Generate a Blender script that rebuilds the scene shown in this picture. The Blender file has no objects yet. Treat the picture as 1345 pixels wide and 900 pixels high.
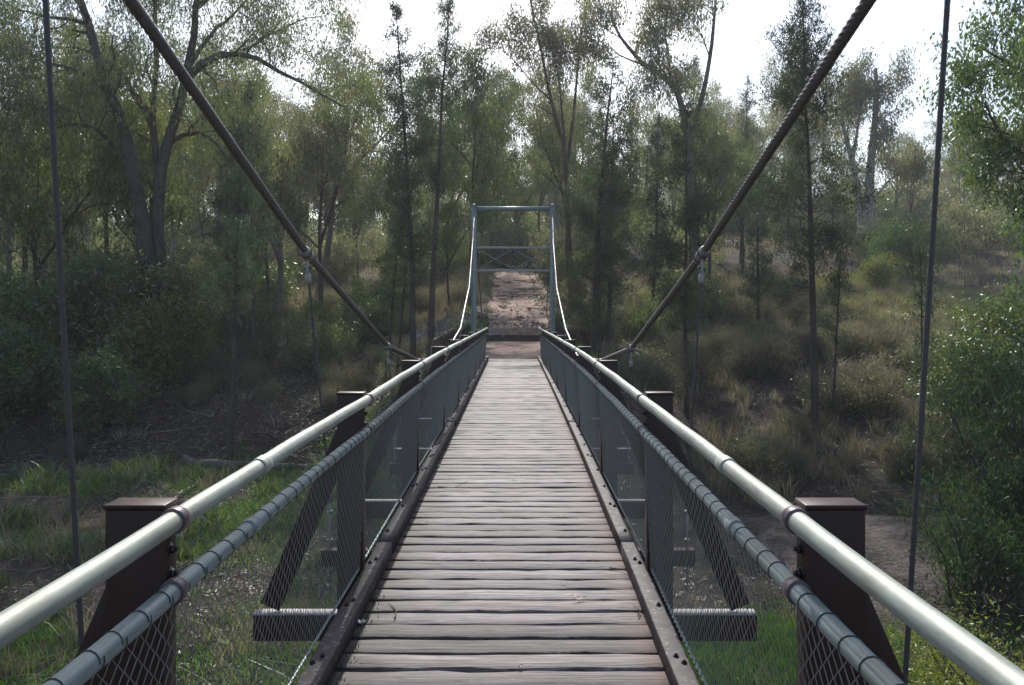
import bpy, math, random
import numpy as np
from mathutils import Vector, Matrix

# ------------------------------------------------------------------ camera, world, sun, exposure
sc = bpy.context.scene
COL = sc.collection
EYE = 1.557
HAZE = .00065
F = 1026.0                      # focal length in photograph pixels (1345 wide)
cd = bpy.data.cameras.new('camera')
cam = bpy.data.objects.new('camera', cd)
COL.objects.link(cam)
cam.location = (0, 0, EYE)
cam.rotation_euler = (math.radians(90), 0, 0)
cd.sensor_width = 36.0
cd.lens = 36.0 * F / 1345.0
cd.shift_x = -4.8 / 1345.0
cd.shift_y = -47.0 / 1345.0
cd.clip_start = 0.05
cd.clip_end = 6000
sc.camera = cam

SUN_EL, SUN_AZ = math.radians(43), math.radians(-3)      # azimuth from +Y, clockwise
w = bpy.data.worlds.new("World")
sc.world = w
w.use_nodes = True
nt = w.node_tree
nt.nodes.clear()
sky = nt.nodes.new('ShaderNodeTexSky')
sky.sky_type = 'NISHITA'
sky.sun_disc = False
sky.sun_elevation = SUN_EL
sky.sun_rotation = SUN_AZ
sky.air_density = 1.0
sky.dust_density = 1.8
sky.ozone_density = 1.0
bg = nt.nodes.new('ShaderNodeBackground')
bg.inputs['Strength'].default_value = 0.15
out = nt.nodes.new('ShaderNodeOutputWorld')
nt.links.new(sky.outputs[0], bg.inputs['Color'])
nt.links.new(bg.outputs[0], out.inputs['Surface'])

sl = bpy.data.lights.new('sun', 'SUN')
sl.energy = 4.0
sl.angle = math.radians(0.5)
sl.color = (1.0, 0.96, 0.9)
sun = bpy.data.objects.new('sun', sl)
COL.objects.link(sun)
sd = Vector((math.sin(SUN_AZ) * math.cos(SUN_EL), math.cos(SUN_AZ) * math.cos(SUN_EL), math.sin(SUN_EL)))
sun.rotation_euler = sd.to_track_quat('Z', 'Y').to_euler()
sun.location = (0, 0, 60)

sc.view_settings.view_transform = 'Standard'
sc.view_settings.look = 'None'
sc.view_settings.gamma = 1
sc.view_settings.exposure = 0.5
try:
    sc.cycles.max_bounces = 5
    sc.cycles.diffuse_bounces = 3
    sc.cycles.transmission_bounces = 4
    sc.cycles.volume_bounces = 0
    sc.cycles.use_adaptive_sampling = True
    sc.cycles.use_denoising = True
    sc.cycles.denoising_prefilter = 'ACCURATE'
    sc.cycles.sample_clamp_indirect = 4.0
except Exception:
    pass

rng = np.random.default_rng(7)
random.seed(7)

# ------------------------------------------------------------------ mesh helpers
class MB:
    """collects vertices and faces, built as one mesh"""
    def __init__(self):
        self.v, self.q, self.t, self.n, self.tint = [], [], [], 0, []
    def add(self, v, q=None, t=None, tint=None):
        v = np.asarray(v, float).reshape(-1, 3)
        if q is not None and len(q): self.q.append(np.asarray(q, np.int64).reshape(-1, 4) + self.n)
        if t is not None and len(t): self.t.append(np.asarray(t, np.int64).reshape(-1, 3) + self.n)
        self.v.append(v)
        if tint is not None: self.tint.append(np.asarray(tint, float))
        else: self.tint.append(np.full(len(v), 0.5))
        self.n += len(v)
    def box(self, x0, x1, y0, y1, z0, z1):
        v = [(x, y, z) for z in (z0, z1) for y in (y0, y1) for x in (x0, x1)]
        self.add(v, [(0, 2, 3, 1), (4, 5, 7, 6), (0, 1, 5, 4), (2, 6, 7, 3), (0, 4, 6, 2), (1, 3, 7, 5)])
    def obox(self, a, b, w, h, side):
        """bar from a to b; w along 'side', h along the third axis"""
        a, b = np.array(a, float), np.array(b, float)
        d = b - a; d /= np.linalg.norm(d)
        s = np.array(side, float); s -= d * s.dot(d); s /= np.linalg.norm(s)
        u = np.cross(d, s)
        v = [p + s * i * w / 2 + u * j * h / 2 for p in (a, b) for j in (-1, 1) for i in (-1, 1)]
        self.add(v, [(0, 2, 3, 1), (4, 5, 7, 6), (0, 1, 5, 4), (2, 6, 7, 3), (0, 4, 6, 2), (1, 3, 7, 5)])
    def tube(self, P, R, n=6, cap=True):
        P = np.asarray(P, float); k = len(P)
        R = np.broadcast_to(np.asarray(R, float), (k,))
        T = np.gradient(P, axis=0)
        T /= np.linalg.norm(T, axis=1)[:, None] + 1e-12
        ref = np.array([0, 0, 1.0]) if abs(T[0, 2]) < 0.9 else np.array([1.0, 0, 0])
        U = np.zeros_like(P)
        u = ref - T[0] * ref.dot(T[0]); u /= np.linalg.norm(u)
        for i in range(k):
            u = u - T[i] * u.dot(T[i]); u /= np.linalg.norm(u) + 1e-12
            U[i] = u
        W = np.cross(T, U)
        a = np.arange(n) * 2 * math.pi / n
        V = P[:, None] + R[:, None, None] * (np.cos(a)[None, :, None] * U[:, None] + np.sin(a)[None, :, None] * W[:, None])
        i = np.arange(k - 1)[:, None]; j = np.arange(n)[None]
        j2 = (j + 1) % n
        q = np.stack([i * n + j, i * n + j2, (i + 1) * n + j2, (i + 1) * n + j], -1).reshape(-1, 4)
        v = V.reshape(-1, 3)
        t = []
        if cap:
            v = np.vstack([v, P[0], P[-1]])
            c0, c1 = k * n, k * n + 1
            t = [(c0, (j + 1) % n, j) for j in range(n)] + [(c1, (k - 1) * n + j, (k - 1) * n + (j + 1) % n) for j in range(n)]
        self.add(v, q, t)
    def sweep(self, prof, path):
        """prof: (m,2) closed outline in (x,z) carried along path points (k,3)"""
        prof = np.asarray(prof, float); path = np.asarray(path, float)
        m, k = len(prof), len(path)
        V = np.zeros((k, m, 3))
        V[:, :, 0] = path[:, None, 0] + prof[None, :, 0]
        V[:, :, 1] = path[:, None, 1]
        V[:, :, 2] = path[:, None, 2] + prof[None, :, 1]
        i = np.arange(k - 1)[:, None]; j = np.arange(m)[None]; j2 = (j + 1) % m
        q = np.stack([i * m + j, i * m + j2, (i + 1) * m + j2, (i + 1) * m + j], -1).reshape(-1, 4)
        v = V.reshape(-1, 3)
        c0 = prof.mean(0)
        v = np.vstack([v, path[0] + (c0[0], 0, c0[1]), path[-1] + (c0[0], 0, c0[1])])
        a, b = k * m, k * m + 1
        t = [(a, (j + 1) % m, j) for j in range(m)] + [(b, (k - 1) * m + j, (k - 1) * m + (j + 1) % m) for j in range(m)]
        self.add(v, q, t)
    def build(self, name, mat, parent=None, smooth=False, tint=False, bevel=0.0):
        me = self.mesh(name, mat, smooth, tint)
        o = bpy.data.objects.new(name, me)
        COL.objects.link(o)
        if parent is not None: o.parent = parent
        if bevel:
            b = o.modifiers.new('bevel', 'BEVEL'); b.width = bevel; b.segments = 2; b.limit_method = 'ANGLE'
        return o
    def mesh(self, name, mat, smooth=False, tint=False):
        V = np.vstack(self.v)
        Q = np.vstack(self.q) if self.q else np.zeros((0, 4), np.int64)
        T = np.vstack(self.t) if self.t else np.zeros((0, 3), np.int64)
        me = bpy.data.meshes.new(name)
        me.vertices.add(len(V)); me.vertices.foreach_set('co', V.astype(np.float32).ravel())
        loops = np.concatenate([Q.ravel(), T.ravel()]).astype(np.int32)
        me.loops.add(len(loops)); me.loops.foreach_set('vertex_index', loops)
        nf = len(Q) + len(T)
        st = np.concatenate([np.arange(len(Q)) * 4, len(Q) * 4 + np.arange(len(T)) * 3]).astype(np.int32)
        me.polygons.add(nf); me.polygons.foreach_set('loop_start', st)
        if smooth: me.polygons.foreach_set('use_smooth', np.ones(nf, bool))
        if tint:
            a = me.attributes.new('tint', 'FLOAT', 'POINT')
            a.data.foreach_set('value', np.concatenate(self.tint).astype(np.float32))
        me.update(calc_edges=True)
        if mat is not None: me.materials.append(mat)
        return me

def tag(o, label=None, cat=None, group=None, kind=None):
    if label: o['label'] = label
    if cat: o['category'] = cat
    if group: o['group'] = group
    if kind: o['kind'] = kind
    return o

def empty(name, loc=(0, 0, 0), rz=0.0):
    o = bpy.data.objects.new(name, None)
    COL.objects.link(o)
    o.location = loc; o.rotation_euler = (0, 0, rz)
    o.empty_display_size = 0.2
    return o

def copy_tree(o, parent=None):
    c = o.copy(); COL.objects.link(c); c.parent = parent
    for ch in list(o.children): copy_tree(ch, c)
    return c

# ------------------------------------------------------------------ value noise
_tab = np.random.default_rng(3).random((256, 256))
def vnoise(x, y):
    x = np.asarray(x, float); y = np.asarray(y, float)
    xi = np.floor(x).astype(int); yi = np.floor(y).astype(int)
    fx = x - xi; fy = y - yi
    fx = fx * fx * (3 - 2 * fx); fy = fy * fy * (3 - 2 * fy)
    g = lambda a, b: _tab[a % 256, b % 256]
    return (g(xi, yi) * (1 - fx) + g(xi + 1, yi) * fx) * (1 - fy) + (g(xi, yi + 1) * (1 - fx) + g(xi + 1, yi + 1) * fx) * fy
def fbm(x, y, o=4):
    s = 0; a = 0.5
    for i in range(o):
        s = s + a * (vnoise(x * 2 ** i + 17 * i, y * 2 ** i + 31 * i) - 0.5); a *= 0.5
    return s

# ------------------------------------------------------------------ terrain
PC = np.array([(-60, 1.5), (-10, .0), (-.5, -.05), (3, -1.2), (8, -3.4), (15, -3.6), (19, -2.4), (21.8, -.25), (22.4, -.04), (27, .0), (31.15, .16), (31.35, .72), (34, .9), (40, 1.6), (50, 3.0), (60, 4.3), (75, 5.8), (100, 8), (150, 10), (400, 14), (2000, 16)])
PL = np.array([(-60, 1.5), (-10, -.2), (0, -1.3), (5, -3.1), (9, -3.6), (25, -3.5), (28, -2.2), (33, -.95), (38, -.1), (45, 1.15), (55, 2.5), (70, 4.3), (90, 6.5), (150, 10), (400, 14), (2000, 16)])
PR = np.array([(-60, 1.5), (-10, -.2), (0, -1.2), (5, -3.0), (9, -3.6), (18.6, -3.8), (19.6, -3.45), (25, -2.45), (30, -1.05), (40, 1.0), (50, 3.4), (60, 5.6), (75, 7.8), (90, 9.5), (150, 13), (400, 16), (2000, 18)])
def sm(t):
    t = np.clip(t, 0, 1); return t * t * (3 - 2 * t)
def ground(x, y):
    x = np.asarray(x, float); y = np.asarray(y, float)
    c = np.interp(y, PC[:, 0], PC[:, 1]); l = np.interp(y, PL[:, 0], PL[:, 1])
    wob = 1.6 * (vnoise(x * .11 + 5, y * 0 + 3) - .5) * sm((np.abs(x) - 3) / 5)
    r = np.interp(y + wob, PR[:, 0], PR[:, 1])
    wl = sm((-x - 1.9) / 4.5); wr = sm((x - 1.9) / 4.5)
    z = c * (1 - wl - wr) + l * wl + r * wr
    rough = sm((np.abs(x + .05) - 1.4) / 1.5)
    z = z + rough * (0.55 * fbm(x * .22, y * .22, 3) + 0.22 * fbm(x * 1.1, y * 1.1, 3)) + .03 * (1 - rough) * fbm(x * 2, y * 2, 2)
    far = np.maximum(0, np.hypot(x, y - 30) - 90)
    z = z + np.minimum(far * .03, 10) * (.4 + vnoise(x * .01, y * .01))
    return z

def gz(x, y): return float(ground(x, y))

def axis(fine, step, out, grow=1.14):
    a = list(np.arange(fine[0], fine[1] + 1e-6, step))
    s = step
    while a[-1] < out[1]:
        s *= grow; a.append(a[-1] + s)
    s = step
    while a[0] > out[0]:
        s *= grow; a.insert(0, a[0] - s)
    return np.array(a)

# ------------------------------------------------------------------ materials
def new_mat(name):
    m = bpy.data.materials.new(name); m.use_nodes = True
    n = m.node_tree; n.nodes.clear()
    o = n.nodes.new('ShaderNodeOutputMaterial')
    return m, n, o

def N(n, t, **kw):
    k = n.nodes.new(t)
    for a, b in kw.items(): setattr(k, a, b)
    return k

def ramp(n, src, stops, interp='LINEAR'):
    r = N(n, 'ShaderNodeValToRGB'); r.color_ramp.interpolation = interp
    e = r.color_ramp.elements
    while len(e) < len(stops): e.new(0.5)
    for i, (p, c) in enumerate(stops):
        e[i].position = p; e[i].color = (*c, 1) if len(c) == 3 else c
    n.links.new(src, r.inputs[0])
    return r.outputs[0]

def noise(n, scale, detail=4, rough=.6, co=None, dist=0.0):
    t = N(n, 'ShaderNodeTexNoise'); t.inputs['Scale'].default_value = scale
    t.inputs['Detail'].default_value = detail; t.inputs['Roughness'].default_value = rough
    t.inputs['Distortion'].default_value = dist
    if co is not None: n.links.new(co, t.inputs['Vector'])
    return t.outputs['Fac']

def mapping(n, co, scale):
    m = N(n, 'ShaderNodeMapping'); m.inputs['Scale'].default_value = scale
    n.links.new(co, m.inputs['Vector']); return m.outputs[0]

def mix(n, a, b, f, mode='MIX'):
    m = N(n, 'ShaderNodeMix', data_type='RGBA', blend_type=mode)
    if isinstance(f, float): m.inputs[0].default_value = f
    else: n.links.new(f, m.inputs[0])
    for s, v in ((6, a), (7, b)):
        if isinstance(v, tuple): m.inputs[s].default_value = (*v, 1)
        else: n.links.new(v, m.inputs[s])
    return m.outputs[2]

def bump(n, h, strength=.4, dist=.01):
    b = N(n, 'ShaderNodeBump'); b.inputs['Strength'].default_value = strength; b.inputs['Distance'].default_value = dist
    n.links.new(h, b.inputs['Height']); return b.outputs[0]

def leaf_mat(name, c0, c1, c2, trans=.4, gloss=.05, rough=.45, tcol=(1.25, 1.35, .55)):
    m, n, o = new_mat(name)
    at = N(n, 'ShaderNodeAttribute', attribute_name='tint')
    oi = N(n, 'ShaderNodeObjectInfo')
    col = ramp(n, at.outputs['Fac'], [(0, c0), (.55, c1), (1, c2)])
    hs = N(n, 'ShaderNodeHueSaturation')
    mr = N(n, 'ShaderNodeMapRange'); mr.inputs[3].default_value = .75; mr.inputs[4].default_value = 1.3
    n.links.new(oi.outputs['Random'], mr.inputs[0]); n.links.new(mr.outputs[0], hs.inputs['Value'])
    n.links.new(col, hs.inputs['Color'])
    col = hs.outputs[0]
    d = N(n, 'ShaderNodeBsdfDiffuse'); t = N(n, 'ShaderNodeBsdfTranslucent'); g = N(n, 'ShaderNodeBsdfGlossy')
    g.inputs['Roughness'].default_value = rough; g.inputs['Color'].default_value = (.8, .85, .8, 1)
    n.links.new(col, d.inputs['Color'])
    tc = mix(n, col, tcol, 1.0, 'MULTIPLY')
    n.links.new(tc, t.inputs['Color'])
    m1 = N(n, 'ShaderNodeMixShader'); m1.inputs[0].default_value = trans
    n.links.new(d.outputs[0], m1.inputs[1]); n.links.new(t.outputs[0], m1.inputs[2])
    m2 = N(n, 'ShaderNodeMixShader'); m2.inputs[0].default_value = gloss
    n.links.new(m1.outputs[0], m2.inputs[1]); n.links.new(g.outputs[0], m2.inputs[2])
    n.links.new(m2.outputs[0], o.inputs['Surface'])
    return m

def bark_mat(name, a, b, sc_=(18, 18, 3)):
    m, n, o = new_mat(name)
    tc = N(n, 'ShaderNodeTexCoord')
    v = mapping(n, tc.outputs['Object'], sc_)
    f = noise(n, 1.0, 6, .65, v, .6)
    f2 = noise(n, .8, 3, .5, tc.outputs['Object'])
    c = ramp(n, f, [(.3, a), (.7, b)])
    c = mix(n, c, tuple(x * .55 for x in a), ramp(n, f2, [(.45, (0, 0, 0)), (.7, (.8, .8, .8))]))
    p = N(n, 'ShaderNodeBsdfPrincipled'); p.inputs['Roughness'].default_value = .9
    p.inputs['Specular IOR Level'].default_value = .2
    n.links.new(c, p.inputs['Base Color']); n.links.new(bump(n, f, .9, .03), p.inputs['Normal'])
    n.links.new(p.outputs[0], o.inputs['Surface'])
    return m

def plain_mat(name, c, rough=.6, metal=0.0, var=.25, scale=12, bmp=.15, spec=.5, wear=None):
    m, n, o = new_mat(name)
    tc = N(n, 'ShaderNodeTexCoord')
    f = noise(n, scale, 6, .65, tc.outputs['Object'])
    col = ramp(n, f, [(.3, tuple(x * (1 - var) for x in c)), (.7, tuple(min(1, x * (1 + var)) for x in c))])
    if wear:
        f2 = noise(n, wear[1], 8, .75, tc.outputs['Object'])
        col = mix(n, col, wear[0], ramp(n, f2, [(wear[2], (0, 0, 0)), (wear[2] + .08, (1, 1, 1))]))
    p = N(n, 'ShaderNodeBsdfPrincipled')
    p.inputs['Metallic'].default_value = metal; p.inputs['Specular IOR Level'].default_value = spec
    rr = N(n, 'ShaderNodeMapRange'); rr.inputs[3].default_value = rough * .8; rr.inputs[4].default_value = min(1, rough * 1.25)
    n.links.new(f, rr.inputs[0]); n.links.new(rr.outputs[0], p.inputs['Roughness'])
    n.links.new(col, p.inputs['Base Color'])
    if bmp: n.links.new(bump(n, f, bmp, .004), p.inputs['Normal'])
    n.links.new(p.outputs[0], o.inputs['Surface'])
    return m

M = {}
M['gum'] = leaf_mat('gum_leaf', (.06, .078, .040), (.12, .145, .065), (.23, .235, .12), .54, .08, .4, (1.3, 1.32, .62))
M['gum_far'] = leaf_mat('gum_leaf_grey', (.095, .105, .062), (.175, .18, .105), (.30, .285, .17), .55, .08, .4, (1.3, 1.28, .72))
M['pine'] = leaf_mat('pine_needle', (.034, .054, .036), (.065, .09, .055), (.12, .145, .08), .42, .03, .5, (1.1, 1.2, .8))
M['bush'] = leaf_mat('bush_leaf', (.04, .068, .028), (.09, .125, .045), (.18, .21, .08), .5, .08, .4)
M['bright'] = leaf_mat('bright_leaf', (.04, .09, .03), (.075, .14, .04), (.14, .20, .06), .48, .06)
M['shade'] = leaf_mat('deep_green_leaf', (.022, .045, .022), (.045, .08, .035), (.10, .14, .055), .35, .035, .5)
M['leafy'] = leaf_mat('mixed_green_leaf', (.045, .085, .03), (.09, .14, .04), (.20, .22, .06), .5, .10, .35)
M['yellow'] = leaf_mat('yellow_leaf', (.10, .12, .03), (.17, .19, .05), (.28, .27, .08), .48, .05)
M['grass'] = leaf_mat('green_grass', (.045, .11, .02), (.08, .17, .03), (.16, .22, .06), .5, .04)
M['dry'] = leaf_mat('dry_grass', (.15, .13, .09), (.25, .22, .16), (.38, .345, .27), .4, .04, tcol=(1.1, 1.05, .7))
M['heath'] = leaf_mat('heath_leaf', (.085, .083, .06), (.15, .14, .105), (.24, .225, .17), .42, .03, tcol=(1.1, 1.1, .7))
M['bark'] = bark_mat('dark_bark', (.045, .038, .034), (.11, .095, .085))
M['bark_gum'] = bark_mat('grey_gum_bark', (.10, .085, .078), (.22, .19, .17), (10, 10, 2))
M['bark_dark'] = bark_mat('dark_grey_gum_bark', (.055, .046, .042), (.13, .112, .10), (10, 10, 2))
M['bark_pale'] = bark_mat('pale_gum_bark', (.22, .20, .18), (.38, .35, .32), (8, 8, 2))
M['bark_red'] = bark_mat('brown_bark', (.08, .055, .045), (.18, .13, .11))
M['brown'] = plain_mat('brown_paint', (.034, .0145, .012), .42, 0, .2, 20, .1, .3, ((.035, .022, .02), 9, .66))
M['kerb'] = plain_mat('worn_brown_paint', (.032, .025, .027), .66, .0, .3, 16, .4, .4, ((.19, .17, .168), 26, .55))
def rail_mat(name, c, rough):
    m, n, o = new_mat(name)
    tc = N(n, 'ShaderNodeTexCoord'); co = tc.outputs['Object']
    a = noise(n, 1, 8, .75, mapping(n, co, (45, 9, 45))); b = noise(n, 1, 6, .7, mapping(n, co, (120, 30, 120)))
    d = noise(n, 2.2, 5, .6, co)
    col = ramp(n, a, [(.3, tuple(x * .70 for x in c)), (.5, c), (.7, tuple(x * 1.18 for x in c))])
    col = mix(n, col, tuple(x * .45 for x in c), ramp(n, b, [(.60, (0, 0, 0)), (.72, (.7, .7, .7))]))
    col = mix(n, col, (c[0] * .7, c[1] * .6, c[2] * .5), ramp(n, d, [(.48, (0, 0, 0)), (.66, (.65, .65, .65))]))
    p = N(n, 'ShaderNodeBsdfPrincipled'); p.inputs['Metallic'].default_value = .3
    rr = N(n, 'ShaderNodeMapRange'); rr.inputs[3].default_value = rough * .75; rr.inputs[4].default_value = rough * 1.7
    n.links.new(a, rr.inputs[0]); n.links.new(rr.outputs[0], p.inputs['Roughness'])
    n.links.new(col, p.inputs['Base Color']); n.links.new(bump(n, b, .25, .0015), p.inputs['Normal'])
    n.links.new(p.outputs[0], o.inputs['Surface'])
    return m
M['lit_top'] = plain_mat('sunlit_flange_paint', (.34, .32, .32), .6, 0, .3, 14, .3, .4, ((.08, .06, .06), 18, .58))  # pale base is sunlight on the beam tops put into the colour
M['susp'] = plain_mat('dark_suspender_rope', (.075, .065, .065), .6, .2, .25, 40, .2)
M['rail'] = rail_mat('painted_handrail', (.29, .32, .28), .47)
M['rail2'] = rail_mat('grey_green_rail', (.20, .24, .235), .38)
M['collar'] = plain_mat('collar_paint', (.10, .07, .08), .35, .1, .2, 30, .1)
M['wire'] = plain_mat('mesh_wire', (.25, .25, .225), .55, .3, .15, 10, 0)
M['tie'] = plain_mat('tie_wire', (.05, .055, .05), .5, .5, .2, 30, 0)
M['rope'] = plain_mat('steel_rope', (.17, .155, .16), .36, .6, .25, 40, .2)
M['galv'] = plain_mat('galvanised_fitting', (.30, .28, .275), .5, .4, .2, 40, .2)
M['tower'] = plain_mat('grey_green_tower_paint', (.20, .25, .235), .42, .1, .15, 5, .1, .5, ((.30, .32, .30), 6, .62))
M['steel'] = plain_mat('dark_bolt', (.04, .035, .035), .45, .6, .2, 60, .1)
M['stone'] = plain_mat('red_brown_stone', (.28, .20, .165), .85, 0, .35, 8, .6, .3)
M['concrete'] = plain_mat('old_concrete', (.30, .27, .25), .9, 0, .2, 9, .4, .3)
M['litter'] = leaf_mat('dead_leaf', (.10, .07, .05), (.20, .15, .11), (.42, .36, .30), .15, .04, tcol=(1, .9, .7))
M['stick'] = bark_mat('dead_stick', (.14, .12, .105), (.30, .27, .24))

# planks: weathered grey timber, own colour per plank
def plank_mat():
    m, n, o = new_mat('weathered_timber')
    tc = N(n, 'ShaderNodeTexCoord'); oi = N(n, 'ShaderNodeObjectInfo')
    off = N(n, 'ShaderNodeVectorMath', operation='MULTIPLY_ADD')
    cmb = N(n, 'ShaderNodeCombineXYZ')
    for i, k in enumerate((37.0, 91.0, 13.0)):
        mm = N(n, 'ShaderNodeMath', operation='MULTIPLY'); mm.inputs[1].default_value = k
        n.links.new(oi.outputs['Random'], mm.inputs[0]); n.links.new(mm.outputs[0], cmb.inputs[i])
    off.inputs[1].default_value = (1, 1, 1)
    n.links.new(tc.outputs['Object'], off.inputs[0]); n.links.new(cmb.outputs[0], off.inputs[2])
    co = off.outputs[0]
    g1 = noise(n, 1, 8, .7, mapping(n, co, (2.2, 75, 30)), 1.2)
    g2 = noise(n, 1, 5, .6, mapping(n, co, (1.1, 22, 10)), .8)
    blot = noise(n, 1, 4, .6, mapping(n, co, (5, 14, 5)))
    c = ramp(n, g1, [(.38, (.024, .019, .018)), (.46, (.10, .086, .085)), (.54, (.165, .146, .143)), (.66, (.31, .28, .272))])
    c = mix(n, c, (.11, .088, .088), ramp(n, g2, [(.48, (0, 0, 0)), (.64, (.85, .85, .85))]))
    # cracks
    cr = noise(n, 1, 3, .55, mapping(n, co, (1.6, 48, 10)), 2.0)
    crf = ramp(n, cr, [(.60, (0, 0, 0)), (.66, (1, 1, 1))])
    c = mix(n, c, (.03, .024, .024), crf)
    hs = N(n, 'ShaderNodeHueSaturation'); mr = N(n, 'ShaderNodeMapRange')
    mr.inputs[3].default_value = .55; mr.inputs[4].default_value = 1.45
    n.links.new(oi.outputs['Random'], mr.inputs[0]); n.links.new(mr.outputs[0], hs.inputs['Value']); n.links.new(c, hs.inputs['Color'])
    c = hs.outputs[0]
    # dirt at the ends (left black soil, right reddish stain)
    sx = N(n, 'ShaderNodeSeparateXYZ'); n.links.new(tc.outputs['Object'], sx.inputs[0])
    ad = N(n, 'ShaderNodeMath', operation='MULTIPLY_ADD'); ad.inputs[1].default_value = .45
    n.links.new(blot, ad.inputs[0]); n.links.new(sx.outputs['X'], ad.inputs[2])
    lf = ramp(n, ad.outputs[0], [(0, (1, 1, 1)), (1, (0, 0, 0))])
    m1 = N(n, 'ShaderNodeMapRange'); m1.inputs[1].default_value = -.46; m1.inputs[2].default_value = -.16; m1.inputs[3].default_value = .85; m1.inputs[4].default_value = 0
    n.links.new(ad.outputs[0], m1.inputs[0])
    c = mix(n, c, (.045, .036, .034), m1.outputs[0])
    m2 = N(n, 'ShaderNodeMapRange'); m2.inputs[1].default_value = .78; m2.inputs[2].default_value = .95; m2.inputs[3].default_value = 0; m2.inputs[4].default_value = .6
    n.links.new(ad.outputs[0], m2.inputs[0])
    c = mix(n, c, (.11, .055, .045), m2.outputs[0])
    p = N(n, 'ShaderNodeBsdfPrincipled'); p.inputs['Roughness'].default_value = .62
    p.inputs['Specular IOR Level'].default_value = .4
    rr = N(n, 'ShaderNodeMapRange'); rr.inputs[3].default_value = .48; rr.inputs[4].default_value = .8
    n.links.new(g1, rr.inputs[0]); n.links.new(rr.outputs[0], p.inputs['Roughness'])
    n.links.new(c, p.inputs['Base Color'])
    hh = mix(n, g1, (0, 0, 0), crf)
    n.links.new(bump(n, hh, .8, .006), p.inputs['Normal'])
    n.links.new(p.outputs[0], o.inputs['Surface'])
    return m
M['plank'] = plank_mat()

def ground_mat():
    m, n, o = new_mat('woodland_soil')
    tc = N(n, 'ShaderNodeTexCoord'); co = tc.outputs['Object']
    a = noise(n, .35, 5, .6, co); b = noise(n, 3.2, 8, .75, co, .4); f = noise(n, 24, 6, .7, co)
    c = ramp(n, b, [(.3, (.03, .023, .020)), (.5, (.065, .05, .043)), (.7, (.115, .09, .076))])
    c = mix(n, c, ramp(n, f, [(.3, (.03, .023, .020)), (.6, (.09, .071, .061)), (.75, (.24, .20, .18))]), .5)
    c = mix(n, c, (.055, .07, .035), ramp(n, a, [(.5, (0, 0, 0)), (.62, (.6, .6, .6))]))
    vo = N(n, 'ShaderNodeTexVoronoi'); vo.inputs['Scale'].default_value = 14
    n.links.new(co, vo.inputs['Vector'])
    c = mix(n, c, (.02, .016, .014), ramp(n, vo.outputs['Distance'], [(.0, (.0, .0, .0)), (.9, (.5, .5, .5))]))
    p = N(n, 'ShaderNodeBsdfPrincipled'); p.inputs['Roughness'].default_value = .95; p.inputs['Specular IOR Level'].default_value = .15
    n.links.new(c, p.inputs['Base Color']); n.links.new(bump(n, mix(n, b, f, .5), 1.0, .08), p.inputs['Normal'])
    n.links.new(p.outputs[0], o.inputs['Surface'])
    return m
M['ground'] = ground_mat()

def gravel_mat(name, a, b, c_, sc_=1.0):
    m, n, o = new_mat(name)
    tc = N(n, 'ShaderNodeTexCoord'); co = tc.outputs['Object']
    vo = N(n, 'ShaderNodeTexVoronoi'); vo.inputs['Scale'].default_value = 22 * sc_; n.links.new(co, vo.inputs['Vector'])
    f = noise(n, 1.3 * sc_, 6, .7, co); f2 = noise(n, 12 * sc_, 6, .7, co)
    col = ramp(n, f, [(.3, a), (.52, b), (.72, c_)])
    col = mix(n, col, ramp(n, vo.outputs['Color'], [(.2, tuple(x * .45 for x in a)), (.8, c_)]), .45)
    col = mix(n, col, tuple(x * .6 for x in a), ramp(n, f2, [(.52, (0, 0, 0)), (.7, (.5, .5, .5))]))
    p = N(n, 'ShaderNodeBsdfPrincipled'); p.inputs['Roughness'].default_value = .9; p.inputs['Specular IOR Level'].default_value = .2
    n.links.new(col, p.inputs['Base Color']); n.links.new(bump(n, mix(n, vo.outputs['Distance'], f2, .5), .9, .04), p.inputs['Normal'])
    n.links.new(p.outputs[0], o.inputs['Surface'])
    return m
M['path'] = gravel_mat('reddish_gravel', (.25, .16, .12), (.37, .255, .195), (.48, .36, .285))
M['track'] = gravel_mat('grey_track', (.10, .10, .11), (.15, .15, .165), (.22, .22, .235), .6)
M['sand'] = gravel_mat('grey_brown_bank_soil', (.04, .033, .03), (.07, .058, .052), (.13, .11, .098), .7)

# ------------------------------------------------------------------ ground sheets
def sheet(name, xs, ys, mat, lift=0.0, xoff=None, wfun=None, zextra=None):
    X, Y = np.meshgrid(xs, ys)
    if xoff is not None: X = X * wfun(Y) + xoff(Y)
    Z = ground(X, Y) + lift
    if zextra is not None: Z = Z + zextra(X, Y)
    mb = MB(); nx, ny = len(xs), len(ys)
    i = np.arange(ny - 1)[:, None]; j = np.arange(nx - 1)[None]
    q = np.stack([i * nx + j, i * nx + j + 1, (i + 1) * nx + j + 1, (i + 1) * nx + j], -1).reshape(-1, 4)
    mb.add(np.stack([X, Y, Z], -1), q)
    return mb.build(name, mat, smooth=True)

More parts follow.
